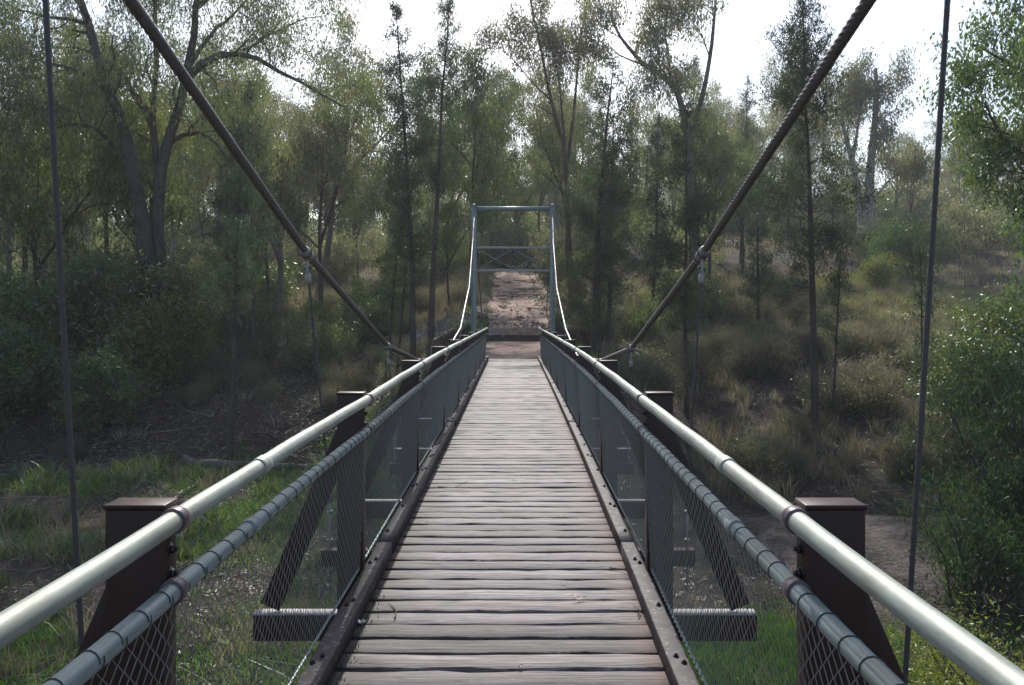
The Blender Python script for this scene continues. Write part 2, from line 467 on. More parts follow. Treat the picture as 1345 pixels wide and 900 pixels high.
g = sheet('ground', axis((-24, 24), .3, (-700, 700), 1.12), axis((-3, 62), .25, (-200, 1100), 1.1), M['ground'])
tag(g, 'brown woodland soil falling into the gully', None, None, 'structure')
px = lambda Y: np.interp(Y, [22, 27, 31, 40, 50, 65, 80], [-.1, -.1, .1, .25, .2, -.3, -.2])
pw = lambda Y: np.interp(Y, [22, 27, 31, 36, 45, 65, 80], [1.0, 1.15, 1.3, 1.5, 1.55, 1.4, 1.2]) * (1 + .25 * (vnoise(Y * .7, Y * 0 + 2) - .5))
p = sheet('path', np.linspace(-1, 1, 25), np.arange(22.52, 63, .1), M['path'], .02, px, pw,
          lambda X, Y: .22 * sm((Y - 31.3) / 1.5) * fbm(X * 1.7, Y * 1.7, 4))
tag(p, 'reddish gravel path climbing away from the bridge', None, None, 'structure')
p = sheet('side_track', np.linspace(-1, 1, 25), np.linspace(0, 1, 60), M['track'], 0)   # replaced below
bpy.data.objects.remove(p)
def track():
    mb = MB(); t = np.linspace(0, 1, 80); s = np.linspace(-1, 1, 14)
    T, S = np.meshgrid(t, s, indexing='ij')
    X = -1.6 - 12 * T - .3 * S; Y = 33.6 + 4.5 * T + S * (1.7 + .5 * np.sin(T * 9)) + .8 * np.sin(T * 5)
    Z = ground(X, Y) + .035
    i = np.arange(79)[:, None]; j = np.arange(13)[None]
    q = np.stack([i * 14 + j, i * 14 + j + 1, (i + 1) * 14 + j + 1, (i + 1) * 14 + j], -1).reshape(-1, 4)
    mb.add(np.stack([X, Y, Z], -1), q)
    return tag(mb.build('side_track', M['track'], smooth=True), 'pale grey sandy track on the left bank behind the slim pines', None, None, 'structure')
track()

# ------------------------------------------------------------------ the footbridge
XC = np.array([(-3, -.075), (1.9, -.0737), (3.2, -.069), (4.3, -.058), (6.74, -.052), (9.1, -.047), (14, -.05), (22.7, -.073), (30, -.075)])
ZD = np.array([(-3, -.02), (1, -.01), (3.2, 0), (5, .028), (7.8, .05), (12, .06), (17, .055), (22.7, .045)])
ZR = np.array([(-3, 1.0), (0, 1.03), (1.9, 1.039), (4.3, 1.05), (6.74, 1.061), (9.1, 1.056), (11, 1.04), (14, 1.013), (18, .975), (22.85, .93)])
cx = lambda y: np.interp(y, XC[:, 0], XC[:, 1])
zd = lambda y: np.interp(y, ZD[:, 0], ZD[:, 1])
zr = lambda y: np.interp(y, ZR[:, 0], ZR[:, 1]) + .0022 * np.sin(np.asarray(y) * 2.6) + .0012 * np.sin(np.asarray(y) * 7.1)
Y0, Y1 = -1.0, 22.5
bridge = empty('footbridge', (0, 0, 0))
tag(bridge, 'narrow suspension footbridge with timber deck and pipe handrails over the gully', 'bridge')

# planks
variants = []
for k in range(10):
    r = np.random.default_rng(100 + k)
    mb = MB(); nseg = 12
    xs = np.linspace(-.785, .785, nseg + 1)
    y0 = -.0705 + r.normal(0, .004, nseg + 1); y1 = .0705 + r.normal(0, .004, nseg + 1)
    if k % 3 == 0:
        j = r.integers(2, nseg - 2); y0[j] += .012
    if k % 4 == 1:
        j = r.integers(1, nseg - 1); y1[j] -= .014
    zt = r.normal(0, .0012, (nseg + 1, 2)); cup = r.uniform(-.003, .004)
    V = []
    for i in range(nseg + 1):
        V += [(xs[i], y0[i], -.045), (xs[i], y0[i], -.003 + zt[i, 0]), (xs[i], y0[i] + .0035, zt[i, 0]), (xs[i], 0, cup),
              (xs[i], y1[i] - .0035, zt[i, 1]), (xs[i], y1[i], -.003 + zt[i, 1]), (xs[i], y1[i], -.045)]
    q = []
    for i in range(nseg):
        for j in range(7):
            a, b = i * 7 + j, i * 7 + (j + 1) % 7
            q.append((a, a + 7, b + 7, b))
    mb.add(V, q, [(0, 1, 2), (0, 2, 3), (0, 3, 4), (0, 4, 5), (0, 5, 6)] + [tuple(nseg * 7 + t for t in f) for f in ((0, 2, 1), (0, 3, 2), (0, 4, 3), (0, 5, 4), (0, 6, 5))])
    variants.append(mb.mesh('plank', M['plank']))
y = Y0
i = 0
pitch = .1525
while y < Y1 - .02:
    o = bpy.data.objects.new('plank', variants[(i * 7 + i // 5) % 10])
    COL.objects.link(o); o.parent = bridge
    o.location = (float(cx(y)) + random.uniform(-.006, .006), y, float(zd(y)) + random.uniform(-.003, .003))
    o.rotation_euler = (random.uniform(-.012, .012), random.uniform(-.002, .002), random.uniform(-.0035, .0035) + (math.pi if False else 0))
    o.scale = (1, random.uniform(.935, .99), 1)
    y += pitch; i += 1

ysamp = np.arange(Y0, Y1 + .31, .3)
def rail_path(xrel, zf, y0, y1, step=.3):
    ys = np.arange(y0, y1 + 1e-6, (y1 - y0) / max(2, round((y1 - y0) / step)))
    return np.stack([cx(ys) + xrel, ys, zf(ys)], -1)

# stringers under the planks
for xr in (-.62, 0, .62):
    mb = MB()
    mb.sweep([(-.035, 0), (.035, 0), (.035, -.008), (.006, -.012), (.006, -.09), (.035, -.094), (.035, -.102), (-.035, -.102), (-.035, -.094), (-.006, -.09), (-.006, -.012), (-.035, -.008)],
             rail_path(xr, lambda y: zd(y) - .047, Y0, Y1, .6))
    mb.build('stringer', M['brown'], bridge)

POSTS = [1.9 + 2.4 * k for k in range(9)]
HANG = [2.58, 5.88, 9.0, 12.2, 15.4, 18.6, 21.8, 24.9]
bolt_mb = MB(); 
def bolt_mesh():
    mb = MB()
    a = np.arange(6) * math.pi / 3
    mb.tube([(0, 0, 0), (0, 0, .002)], .018, 10)
    mb.tube([(0, 0, .002), (0, 0, .013)], .0125, 6)
    mb.tube([(0, 0, .013), (0, 0, .020)], .0065, 6)
    return mb.mesh('bolt', M['steel'])
BOLT = bolt_mesh()
def put(me, name, parent, loc, rot=(0, 0, 0), scale=1.0):
    o = bpy.data.objects.new(name, me); COL.objects.link(o); o.parent = parent
    o.location = loc; o.rotation_euler = rot; o.scale = (scale,) * 3
    return o

joints = [Y0, .0, 4.8, 9.6, 14.4, 19.2, Y1]
for s in (-1, 1):
    # kerb angle in lengths, butted with small gaps
    for a, b in zip(joints[:-1], joints[1:]):
        mb = MB()
        prof = [(.0, .002), (0, .082), (.0012, .0855), (.004, .087), (.082, .087), (.0868, .0855), (.088, .082), (.088, -.10), (.080, -.10), (.080, .076), (.010, .076), (.010, .002)]
        prof = [(s * (.703 + u), v) for u, v in prof]
        if s < 0: prof = prof[::-1]
        mb.sweep(prof, rail_path(0, zd, a + .004, b - .004, .3))
        k = mb.build('kerb_rail', M['kerb'], bridge)
        yy = a + .22
        while yy < b - .1:
            put(BOLT, 'bolt', k, (float(cx(yy)) + s * (.765 + random.uniform(-.01, .006)), yy, float(zd(yy)) + .087), (0, 0, random.random()), .8)
            if random.random() < .5:
                put(BOLT, 'bolt', k, (float(cx(yy)) + s * .742, yy + .06, float(zd(yy)) + .087), (0, 0, random.random()), .8)
            yy += .6
    # handrail in pipe lengths with sleeves
    mb = MB(); mb.tube(rail_path(s * .755, zr, Y0, 22.85, .15), .0258, 20)
    hr = mb.build('handrail', M['rail'], bridge, smooth=True)
    for ys_ in (2.53, 8.6, 14.6, 20.6):
        mb = MB(); P = rail_path(s * .755, zr, ys_ - .035, ys_ + .035, .02)
        mb.tube(P, .0295, 20); mb.build('sleeve', M['rail'], hr, smooth=False)
    lz = lambda y: zr(y) - .172
    mb = MB(); mb.tube(rail_path(s * .757, lz, Y0, 22.85, .15), .0240, 18)
    lr = mb.build('lower_rail', M['rail2'], bridge, smooth=True)
    for ys_ in (2.44, 8.5, 14.5):
        mb = MB(); mb.tube(rail_path(s * .757, lz, ys_ - .03, ys_ + .03, .02), .0275, 18); mb.build('sleeve', M['rail2'], lr)
    # tie wires wound round the lower rail
    def tie_mesh():
        mb = MB(); a = np.linspace(0, 2 * math.pi * 1.06, 15)
        P = np.stack([.0257 * np.cos(a), np.linspace(-.006, .010, 15), .0257 * np.sin(a)], -1)
        mb.tube(P, .0014, 4, False)
        mb.tube([(0, .0, -.0255), (.001, .003, -.032), (0, .006, -.040)], .0013, 4)
        return mb.mesh('wire_tie', M['tie'])
    TIE = tie_mesh() if s < 0 else TIE
    yy = .35
    while yy < 22.4:
        o = put(TIE, 'wire_tie', lr, (float(cx(yy)) + s * .757, yy, float(lz(yy))), (0, 0, random.uniform(-.13, .13)))
        yy += random.uniform(.085, .118)
    # chain link mesh
    p_ = .030; ys_ = np.arange(-.9, 22.5, p_)
    K = 28
    tz = np.linspace(0, 1, K)
    mb = MB()
    n3 = 3; rad = .0015
    ang = np.arange(n3) * 2 * math.pi / n3
    zb = zd(ys_) + .10; zt_ = lz(ys_) - .030
    sag = .5 + .5 * np.sin(ys_ * 1.3)
    for k, yk in enumerate(ys_):
        ph = 1 if k % 2 else -1
        zz = zb[k] + (zt_[k] - zb[k]) * tz
        zig = ph * p_ / 2 * np.where(np.arange(K) % 2, 1, -1)
        xo = cx(yk) + s * (.800 - .043 * tz + .006 * sag[k] * np.sin(tz * 3.1)) + s * .0013 * ph * np.where(np.arange(K) % 2, 1, -1)
        P = np.stack([xo, yk + zig * (1 + .06 * np.sin(yk * 9)), zz], -1)
        V = P[:, None, :] + rad * np.stack([np.cos(ang), np.sin(ang), ang * 0], -1)[None]
        ii = np.arange(K - 1)[:, None]; jj = np.arange(n3)[None]; j2 = (jj + 1) % n3
        q = np.stack([ii * n3 + jj, ii * n3 + j2, (ii + 1) * n3 + j2, (ii + 1) * n3 + jj], -1).reshape(-1, 4)
        mb.add(V.reshape(-1, 3), q)
    tag(mb.build('chain_link_mesh', M['wire'], bridge), None, None, None, 'stuff')
    # bottom selvage cable with hooks
    mb = MB(); yy = np.arange(-.9, 22.5, .025)
    P = np.stack([cx(yy) + s * .803 + .004 * np.sin(yy * 125), yy, zd(yy) + .100 + .006 * np.cos(yy * 125)], -1)
    mb.tube(P, .0065, 5); mb.build('bottom_wire', M['rail2'], bridge, smooth=True)

    # posts with raking struts
    for yp in POSTS:
        c = float(cx(yp)); top = float(zr(yp)) + .024
        mb = MB()
        x0, x1 = .782, .925
        zb_ = float(zd(yp)) - .165
        # channel: web towards the camera, flanges backwards
        def bx(a, b, y0_, y1_, z0, z1):
            lo, hi = sorted((c + s * a, c + s * b)); mb.box(lo, hi, y0_, y1_, z0, z1)
        bx(x0, x1, yp, yp + .008, zb_, top)
        bx(x0, x0 + .010, yp + .008, yp + .070, zb_, top)
        bx(x1 - .010, x1, yp + .008, yp + .070, zb_, top)
        po = mb.build('post', M['brown'], bridge, bevel=.002)
        mb = MB(); lo, hi = sorted((c + s * (x0 - .004), c + s * (x1 + .004)))
        mb.box(lo, hi, yp - .004, yp + .076, top + .001, top + .013)
        mb.build('cap', M['brown'], po, bevel=.003)
        for zz in (.105, .165, .235):
            put(BOLT, 'bolt', po, (c + s * x0, yp + .035, top - zz), (0, -s * math.pi / 2, 0), .95)
        # strut
        mb = MB()
        a = np.array((c + s * .845, yp + .040, top - .13)); b = np.array((c + s * 1.30, yp + .040, zb_ + .045))
        mb.obox(a, b, .056, .110, (0, 1, 0))
        mb.build('strut', M['brown'], bridge, bevel=.003)
        # collars and brackets on both rails
        for zf, rr in ((zr, .0258), (lz, .0240)):
            mb = MB(); P = rail_path(s * (.755 if rr > .025 else .757), zf, yp - .016, yp + .016, .016)
            mb.tube(P, rr + .0065, 20)
            z_ = float(zf(yp))
            lo, hi = sorted((c + s * (.755 + rr), c + s * (x0 + .002)))
            mb.box(lo, hi, yp - .012, yp + .03, z_ - .012, z_ + .012)
            mb.build('collar', M['collar'], hr if rr > .025 else lr, bevel=.0015)
# cross beams under the deck
for yp in POSTS:
    c = float(cx(yp)); zt_ = float(zd(yp)) - .155
    mb = MB()
    mb.box(c - 1.39, c + 1.39, yp + .008, yp + .016, zt_ - .142, zt_ - .008)
    mb.box(c - 1.39, c + 1.39, yp + .008, yp + .083, zt_ - .150, zt_ - .142)
    cbm = mb.build('cross_beam', M['brown'], bridge, bevel=.0015)
    mb = MB(); mb.box(c - 1.39, c + 1.39, yp + .008, yp + .083, zt_ - .0078, zt_); mb.build('top_flange', M['lit_top'], cbm)  # flange painted paler than the web to look sunlit
for yp in HANG[:7]:
    c = float(cx(yp)); zt_ = float(zd(yp)) - .30
    mb = MB()
    mb.box(c - 1.40, c + 1.40, yp - .04, yp + .04, zt_ - .12, zt_)
    mb.build('hanger_beam', M['brown'], bridge, bevel=.002)

# main cables: polylines between clamps, six strand rope
CL = {-1: [(-1.0, -1.50, 2.55), (2.58, -1.570, 1.44), (5.88, -1.565, .39), (9.0, -1.467, -.46), (12.2, -1.50, -.85), (15.4, -1.41, -.98), (18.6, -1.31, -.52), (21.8, -1.30, .52), (24.9, -1.37, 2.06), (27.0, -1.42, 3.38)],
      1: [(-1.0, 1.36, 2.55), (2.58, 1.445, 1.44), (5.88, 1.40, .39), (9.0, 1.33, -.48), (12.2, 1.32, -.85), (15.4, 1.22, -.98), (18.6, 1.19, -.52), (21.8, 1.15, .52), (24.9, 1.20, 2.06), (27.0, 1.27, 3.38)]}
def rope(P, R, name, mat, parent, strands=6, lay=.26, step=.011, n=36, amp=.30):
    P = np.asarray(P, float)
    seg = np.linalg.norm(np.diff(P, axis=0), axis=1); L = np.concatenate([[0], np.cumsum(seg)])
    k = int(L[-1] / step) + 2
    t = np.linspace(0, L[-1], k)
    C = np.stack([np.interp(t, L, P[:, i]) for i in range(3)], -1)
    T = np.gradient(C, axis=0); T /= np.linalg.norm(T, axis=1)[:, None]
    ref = np.array([1.0, 0, 0])
    if abs(T[0] @ ref) > .9: ref = np.array([0, 1.0, 0])
    U = ref - T * (T @ ref)[:, None]; U /= np.linalg.norm(U, axis=1)[:, None]
    W = np.cross(T, U)
    a = np.arange(n) * 2 * math.pi / n
    ph = 2 * math.pi * t / lay
    rr = R * (1 - amp + amp * np.abs(np.cos((a[None] - ph[:, None]) * strands / 2)) ** .6)
    V = C[:, None] + rr[..., None] * (np.cos(a)[None, :, None] * U[:, None] + np.sin(a)[None, :, None] * W[:, None])
    i = np.arange(k - 1)[:, None]; j = np.arange(n)[None]; j2 = (j + 1) % n
    q = np.stack([i * n + j, i * n + j2, (i + 1) * n + j2, (i + 1) * n + j], -1).reshape(-1, 4)
    mb = MB(); mb.add(V.reshape(-1, 3), q)
    return mb.build(name, mat, parent, smooth=True)
for s in (-1, 1):
    pts = [(x, y, z + EYE) for y, x, z in CL[s]]
    anchor = (pts[-1][0] + s * .15, 36.0, gz(pts[-1][0], 36) + .1)
    main = rope(pts[:-1] + [pts[-1]], .0285, 'main_cable', M['rope'], bridge)
    back = rope([pts[-1], anchor], .0285, 'backstay_cable', M['rope'], bridge, step=.05, n=12)
    for k in range(1, 9):
        x, y, z = pts[k]
        d = np.array(pts[k + 1]) - np.array(pts[k - 1]); d /= np.linalg.norm(d)
        c = np.array((x, y, z))
        mb = MB()
        mb.tube([c - d * .115, c - d * .10, c - d * .07, c + d * .07, c + d * .10, c + d * .115], [.031, .037, .041, .041, .037, .031], 14)
        mb.obox(c + np.array((0, 0, -.035)), c + np.array((0, 0, -.14)), .05, .016, (0, 1, 0))
        cl = mb.build('cable_clamp', M['galv'], bridge, bevel=.002)
        for e in (-.055, .055):
            mb = MB(); mb.tube([c + d * (e - .008), c + d * (e + .008)], .048, 14); mb.build('band', M['collar'], cl)
        mb = MB(); mb.tube([c + (-.03, 0, -.10), c + (.03, 0, -.10)], .011, 8); mb.build('pin', M['collar'], cl)
        # suspender rope and its end fittings
        if k <= 7:
            c0 = float(cx(y)); b = np.array((c0 + s * 1.345, y, float(zd(y)) + .14))
            tail = np.array((c0 + s * 1.345, y, float(zd(y)) - .62))
        else:
            b = np.array((x, y, gz(x, y) + .5)); tail = np.array((x, y, gz(x, y) - .1))
        a0 = c + np.array((0, 0, -.13))
        u = (b - a0) / np.linalg.norm(b - a0)
        su = rope([a0 + u * .05, b], .0095, 'suspender_rope', M['susp'], bridge, lay=.12, step=.012 if y < 7 else .05, n=12 if y < 7 else 6)
        mb = MB(); mb.tube([a0 + u * .01, a0 + u * .02, a0 + u * .075, a0 + u * .085], [.014, .022, .022, .014], 10); mb.build('socket', M['galv'], su, smooth=False)
        mb = MB()
        mb.tube([b - u * .06, b, b + (tail - b) * .12], [.012, .02, .02], 8)
        mb.tube([b, tail], .009, 8)
        for fz in (.20, .48, .78, .93):
            q_ = b + (tail - b) * fz
            mb.tube([q_, q_ - (0, 0, .022)], .022, 6)
        mb.build('threaded_rod', M['galv'], su)

# towers
def tower(yt, xl, xr_, top, zb):
    t = empty('tower', (0, 0, 0)); t.parent = bridge
    for x in (xl, xr_):
        mb = MB(); mb.box(x - .085, x + .085, yt - .10, yt + .10, zb, top); lg = mb.build('tower_leg', M['tower'], t, bevel=.012)
        mb = MB(); mb.box(x - .12, x + .12, yt - .14, yt + .14, top + .002, top + .03)
        mb.tube([(x - .05, yt, top + .06), (x + .05, yt, top + .06)], .06, 12); mb.build('cable_saddle', M['galv'], lg)
        mb = MB(); mb.box(x - .25, x + .25, yt - .25, yt + .25, zb - .3, zb + .25); mb.build('footing', M['concrete'], lg, bevel=.02)
    mb = MB(); mb.tube([(xl + .087, yt, top - .05), (xr_ - .087, yt, top - .05)], .075, 16); mb.build('top_bar', M['tower'], t, smooth=True)
    z1, z2 = EYE + (403 - 325.5) / 38, EYE + (403 - 355.5) / 38
    for z_ in (z1, z2):
        mb = MB(); mb.box(xl + .087, xr_ - .087, yt - .05, yt + .05, z_ - .035, z_ + .035); mb.build('crossbar', M['galv'], t, bevel=.004)  # paler metal than the legs: light on the bars painted in
    xm = (xl + xr_) / 2
    for k, (a, b) in enumerate(((xl + .1, xm), (xm, xr_ - .1))):
        for e, (za, zb__) in enumerate(((z1 - .04, z2 + .04), (z2 + .04, z1 - .04))):
            mb = MB(); mb.obox((a, yt - .02 + .035 * e, za), (b, yt - .02 + .035 * e, zb__), .025, .035, (0, 1, 0)); mb.build('brace', M['tower'], t)
tower(27.0, -1.44, 1.27, EYE + 3.44, gz(-1.44, 27) - .1)
tower(-1.0, -1.50, 1.36, EYE + 2.6, gz(-1.4, -1) - .3)
mb = MB(); mb.box(-1.3, 1.15, 22.50, 22.68, -1.2, -.02); mb.build('abutment', M['concrete'], bridge, bevel=.01)

# ------------------------------------------------------------------ vegetation generators
def leaf_arrays(C, per, sig, L, W, mode, r, mb, tintb=None):
    C = np.asarray(C, float)
    n = len(C) * per
    c = np.repeat(C, per, 0)
    pos = c + r.normal(0, 1, (n, 3)) * np.asarray(sig)
    d = r.normal(0, 1, (n, 3))
    if mode == 'droop': d = d * (.45, .45, .35) + (0, 0, -1)
    elif mode == 'up': d = d * (.6, .6, .4) + (0, 0, .8)
    elif mode == 'flat': d = d * (1, 1, .35) + (0, 0, -.15)
    d /= np.linalg.norm(d, axis=1)[:, None]
    b = np.cross(d, r.normal(0, 1, (n, 3))); b /= np.linalg.norm(b, axis=1)[:, None]
    nn = np.cross(d, b)
    l = L * r.uniform(.45, 1.5, (n, 1)); w_ = W * r.uniform(.6, 1.5, (n, 1))
    v = np.stack([pos, pos + d * l * .45 + b * w_ * .5 + nn * w_ * .25, pos + d * l, pos + d * l * .45 - b * w_ * .5 + nn * w_ * .25], 1)
    tint = np.clip(np.repeat(r.normal(.5, .16, len(C)) if tintb is None else tintb, per) + r.normal(0, .16, n), 0, 1)
    q = np.arange(n * 4).reshape(-1, 4)
    mb.add(v.reshape(-1, 3), q, None, np.repeat(tint, 4))

def curve_to(p, d, L, r, k=6, wander=.18, trop=.05):
    pts = [np.array(p, float)]; d = np.array(d, float); d /= np.linalg.norm(d)
    for i in range(k):
        d = d + r.normal(0, wander, 3) + (0, 0, trop); d /= np.linalg.norm(d)
        pts.append(pts[-1] + d * L / k)
    return np.array(pts)

def perp_dir(t, ang, r):
    """direction at angle 'ang' to t, random roll"""
    t = t / np.linalg.norm(t)
    a = np.cross(t, r.normal(0, 1, 3)); a /= np.linalg.norm(a)
    return t * math.cos(ang) + a * math.sin(ang)

def grow(mb, tips, P, rad0, rad1, level, r, spec):
    """add branch P, then its children"""
    k = len(P)
    R = np.linspace(rad0, rad1, k)
    mb.tube(P, R, spec['sides'][min(level, 3)], cap=level > 1)
    L = np.linalg.norm(np.diff(P, axis=0), axis=1).sum()
    if level >= spec['levels']:
        for f in spec['tipf']: tips.append(P[min(k - 1, int(f * (k - 1) + .5))] + r.normal(0, .05, 3))
        return
    nch = spec['n'][level]
    nch = int(nch * r.uniform(.8, 1.2) + .5)
    f0 = spec['from'][level]
    for c in range(nch):
        f = f0 + (1 - f0) * (c + r.uniform(.2, .9)) / nch
        i = min(k - 2, int(f * (k - 1))); u = f * (k - 1) - i
        p = P[i] * (1 - u) + P[i + 1] * u
        t = P[i + 1] - P[i]
        d = perp_dir(t, math.radians(r.uniform(*spec['ang'])), r)
        if d[2] < -.1 and r.random() < .7: d[2] *= -.5
        l = spec['len'][level] * r.uniform(.6, 1.25) * (1 - .35 * f)
        ra = max(.006, (rad0 + (rad1 - rad0) * f) * spec['rr'])
        C = curve_to(p, d, l, r, spec['seg'][min(level + 1, 3)], spec['wander'], spec['trop'][level])
        grow(mb, tips, C, ra, max(.004, ra * .35), level + 1, r, spec)
    if level > 0: tips.append(P[-1])

GUM = dict(sides=[10, 7, 5, 3], levels=3, tipf=(.6, 1.0), n=[8, 4, 4], len=[4.2, 2.1, 1.0], ang=(28, 62), rr=.55, seg=[9, 7, 5, 4], wander=.17, trop=[.10, .04, -.05]); GUM['from'] = [.42, .25, .2]

def make_tree(name, trunk_mb, crown_mb, bark, leaf):
    root = empty(name)
    trunk_mb.build('trunk', bark, root, smooth=True)
    crown_mb.build('crown', leaf, root, tint=True)
    return root

def gum_tree(seed, H=14, r0=.22, lean=(0, 0), leaf='gum_far', bark='bark_gum', per=20, L=.17, W=.045, sig=(.19, .19, .24), spec=None, forks=1, name='gum_tree'):
    r = np.random.default_rng(seed); tb, cb, tips = MB(), MB(), []
    spec = spec or GUM
    base = np.zeros(3); base[2] = -.3
    P = curve_to(base, (lean[0], lean[1], 1), H * .82, r, 10, .07, .05)
    s2 = dict(spec); s2['len'] = [x * H / 14 for x in spec['len']]
    grow(tb, tips, P, r0, r0 * .25, 0, r, s2)
    for f in range(forks):
        i = r.integers(3, 6)
        d = perp_dir(P[i + 1] - P[i], math.radians(r.uniform(18, 34)), r)
        Q = curve_to(P[i], d, H * r.uniform(.45, .6), r, 9, .09, .08)
        grow(tb, tips, Q, r0 * .6, r0 * .15, 0, r, s2)
    leaf_arrays(np.array(tips), per, sig, L, W, 'droop', r, cb)
    return make_tree(name, tb, cb, M[bark], M[leaf])

def pine_tree(seed, H=12, r0=.12, wid=1.5, bare=.3, dens=1.0, per=12, leaf='pine', bark='bark', lean=(0, 0), name='cypress_pine', L=.15, W=.028, prof=None):
    r = np.random.default_rng(seed); tb, cb = MB(), MB(); C = []
    P = curve_to((0, 0, -.3), (lean[0], lean[1], 1), H + .3, r, 14, .018, .03)
    tb.tube(P, np.linspace(r0, .012, len(P)) ** 1.0, 9)
    nb = int(H * 9 * dens)
    for b in range(nb):
        f = r.uniform(bare * .8, 1) ** .9
        z = f * H
        i = min(len(P) - 2, int(f * (len(P) - 1))); u = f * (len(P) - 1) - i
        p = P[i] * (1 - u) + P[i + 1] * u
        g_ = (f - bare) / (1 - bare)
        if g_ < 0:
            # dead snag branches low down
            l = wid * r.uniform(.25, .6); a = r.uniform(0, 6.28)
            Q = curve_to(p, (math.cos(a), math.sin(a), r.uniform(-.1, .3)), l, r, 4, .15, 0)
            tb.tube(Q, np.linspace(.012, .004, len(Q)), 3); continue
        w_ = wid * (min(1, .45 + g_ * 2.2) * (1 - g_ ** 1.7) + .10)
        if prof: w_ = wid * np.interp(g_, *prof)
        w_ *= .35 + 1.3 * vnoise(z * 1.3 + seed, 3.3) 
        l = w_ * r.uniform(.55, 1.15); a = r.uniform(0, 6.28)
        Q = curve_to(p, (math.cos(a), math.sin(a), r.uniform(.15, .75)), l, r, 5, .14, .05)
        tb.tube(Q, np.linspace(.016 * (1.2 - f) + .006, .004, len(Q)), 3)
        m = max(3, int(l / .11))
        for k in range(m):
            ff = r.uniform(.28, 1) * (len(Q) - 1); ii = min(len(Q) - 2, int(ff)); uu = ff - ii
            C.append(Q[ii] * (1 - uu) + Q[ii + 1] * uu + r.normal(0, .07 + .05 * l, 3))
    leaf_arrays(np.array(C), per, (.085, .085, .10), L, W, 'up', r, cb)
    return make_tree(name, tb, cb, M[bark], M[leaf])

def shrub(seed, H=2.5, R=1.5, leaf='bush', bark='bark', stems=9, per=16, sig=.16, L=.10, W=.035, mode='any', name='shrub', n2=9, open_=.3):
    r = np.random.default_rng(seed); tb, cb = MB(), MB(); C = []
    for s_ in range(stems):
        a = r.uniform(0, 6.28); sp = R * r.uniform(.2, .95)
        tgt = np.array((math.cos(a) * sp, math.sin(a) * sp, H * r.uniform(.55, 1) * math.sqrt(max(.1, 1 - (sp / R) ** 2 * .6))))
        d = tgt / np.linalg.norm(tgt)
        Q = curve_to((r.normal(0, .08), r.normal(0, .08), -.15), d + (0, 0, .35), np.linalg.norm(tgt), r, 7, .14, -.02)
        tb.tube(Q, np.linspace(.035 * H / 2.5, .006, len(Q)), 5)
        for k in range(n2):
            i = r.integers(1, len(Q) - 1)
            B = curve_to(Q[i], perp_dir(Q[i + 1] - Q[i], math.radians(r.uniform(25, 70)), r), H * r.uniform(.18, .38), r, 4, .2, .02)
            tb.tube(B, np.linspace(.012, .004, len(B)), 3)
            for j in (2, 3, 4):
                if r.random() > open_ * .5: C.append(B[j])
            C.append(B[4] + r.normal(0, .12, 3))
        C.append(Q[-1])
    C = np.array(C); C[:, 2] = np.maximum(C[:, 2], .12)
    leaf_arrays(C, per, (sig, sig, sig), L, W, mode, r, cb)
    root = empty(name)
    tb.build('stems', M[bark], root, smooth=True)
    cb.build('foliage', M[leaf], root, tint=True)
    return root

def place(o, x, y, rz=0.0, s=1.0, dz=0.0, label=None, cat=None, group=None, sz=None):
    o.location = (x, y, gz(x, y) + dz); o.rotation_euler = (0, 0, rz); o.scale = (s, s, sz or s)
    for k in ('label', 'category', 'group'):
        if k in o.keys(): del o[k]
    tag(o, label, cat, group)
    return o

MARKS = [(45, 'at the left edge'), (110, 'behind the near left suspender'), (165, 'left of the big forked gum'), (225, 'behind the big forked gum'),
         (285, 'right of the big forked gum'), (320, 'behind the thin black cypress'), (370, 'under the upper left cable'), (430, 'behind the left cable clamp'),
         (480, 'right of the left cable clamp'), (530, 'behind the leaning stem pair'), (556, 'behind the dark straight cypress'), (600, 'between brown trunk and tower'),
         (638, 'behind the left leg of the far tower'), (677, 'seen through the left half of the tower'), (712, 'seen through the right half of the tower'), (745, 'behind the right leg of the far tower'),
         (790, 'behind the broad dark pine'), (840, 'right of the broad dark pine'), (885, 'left of the right cable clamp'), (930, 'behind the right cable clamp'), (985, 'right of the right cable clamp'),
         (1045, 'left of the tall black trunk'), (1095, 'behind the tall black trunk'), (1150, 'by the pale forked gum'), (1200, 'left of the near right suspender'), (1260, 'by the parked vehicle'), (1300, 'beside the leafy tree at right'), (9999, 'at the right edge')]
def mark(x, y_):
    px_ = x / y_ * F + 677
    for lim, t in MARKS:
        if px_ < lim: return t

def at(pxx, pyy, Y):
    """photo pixel at distance Y -> world point"""
    return np.array(((pxx - 677.3) * Y / F, Y, EYE + (403 - pyy) * Y / F))

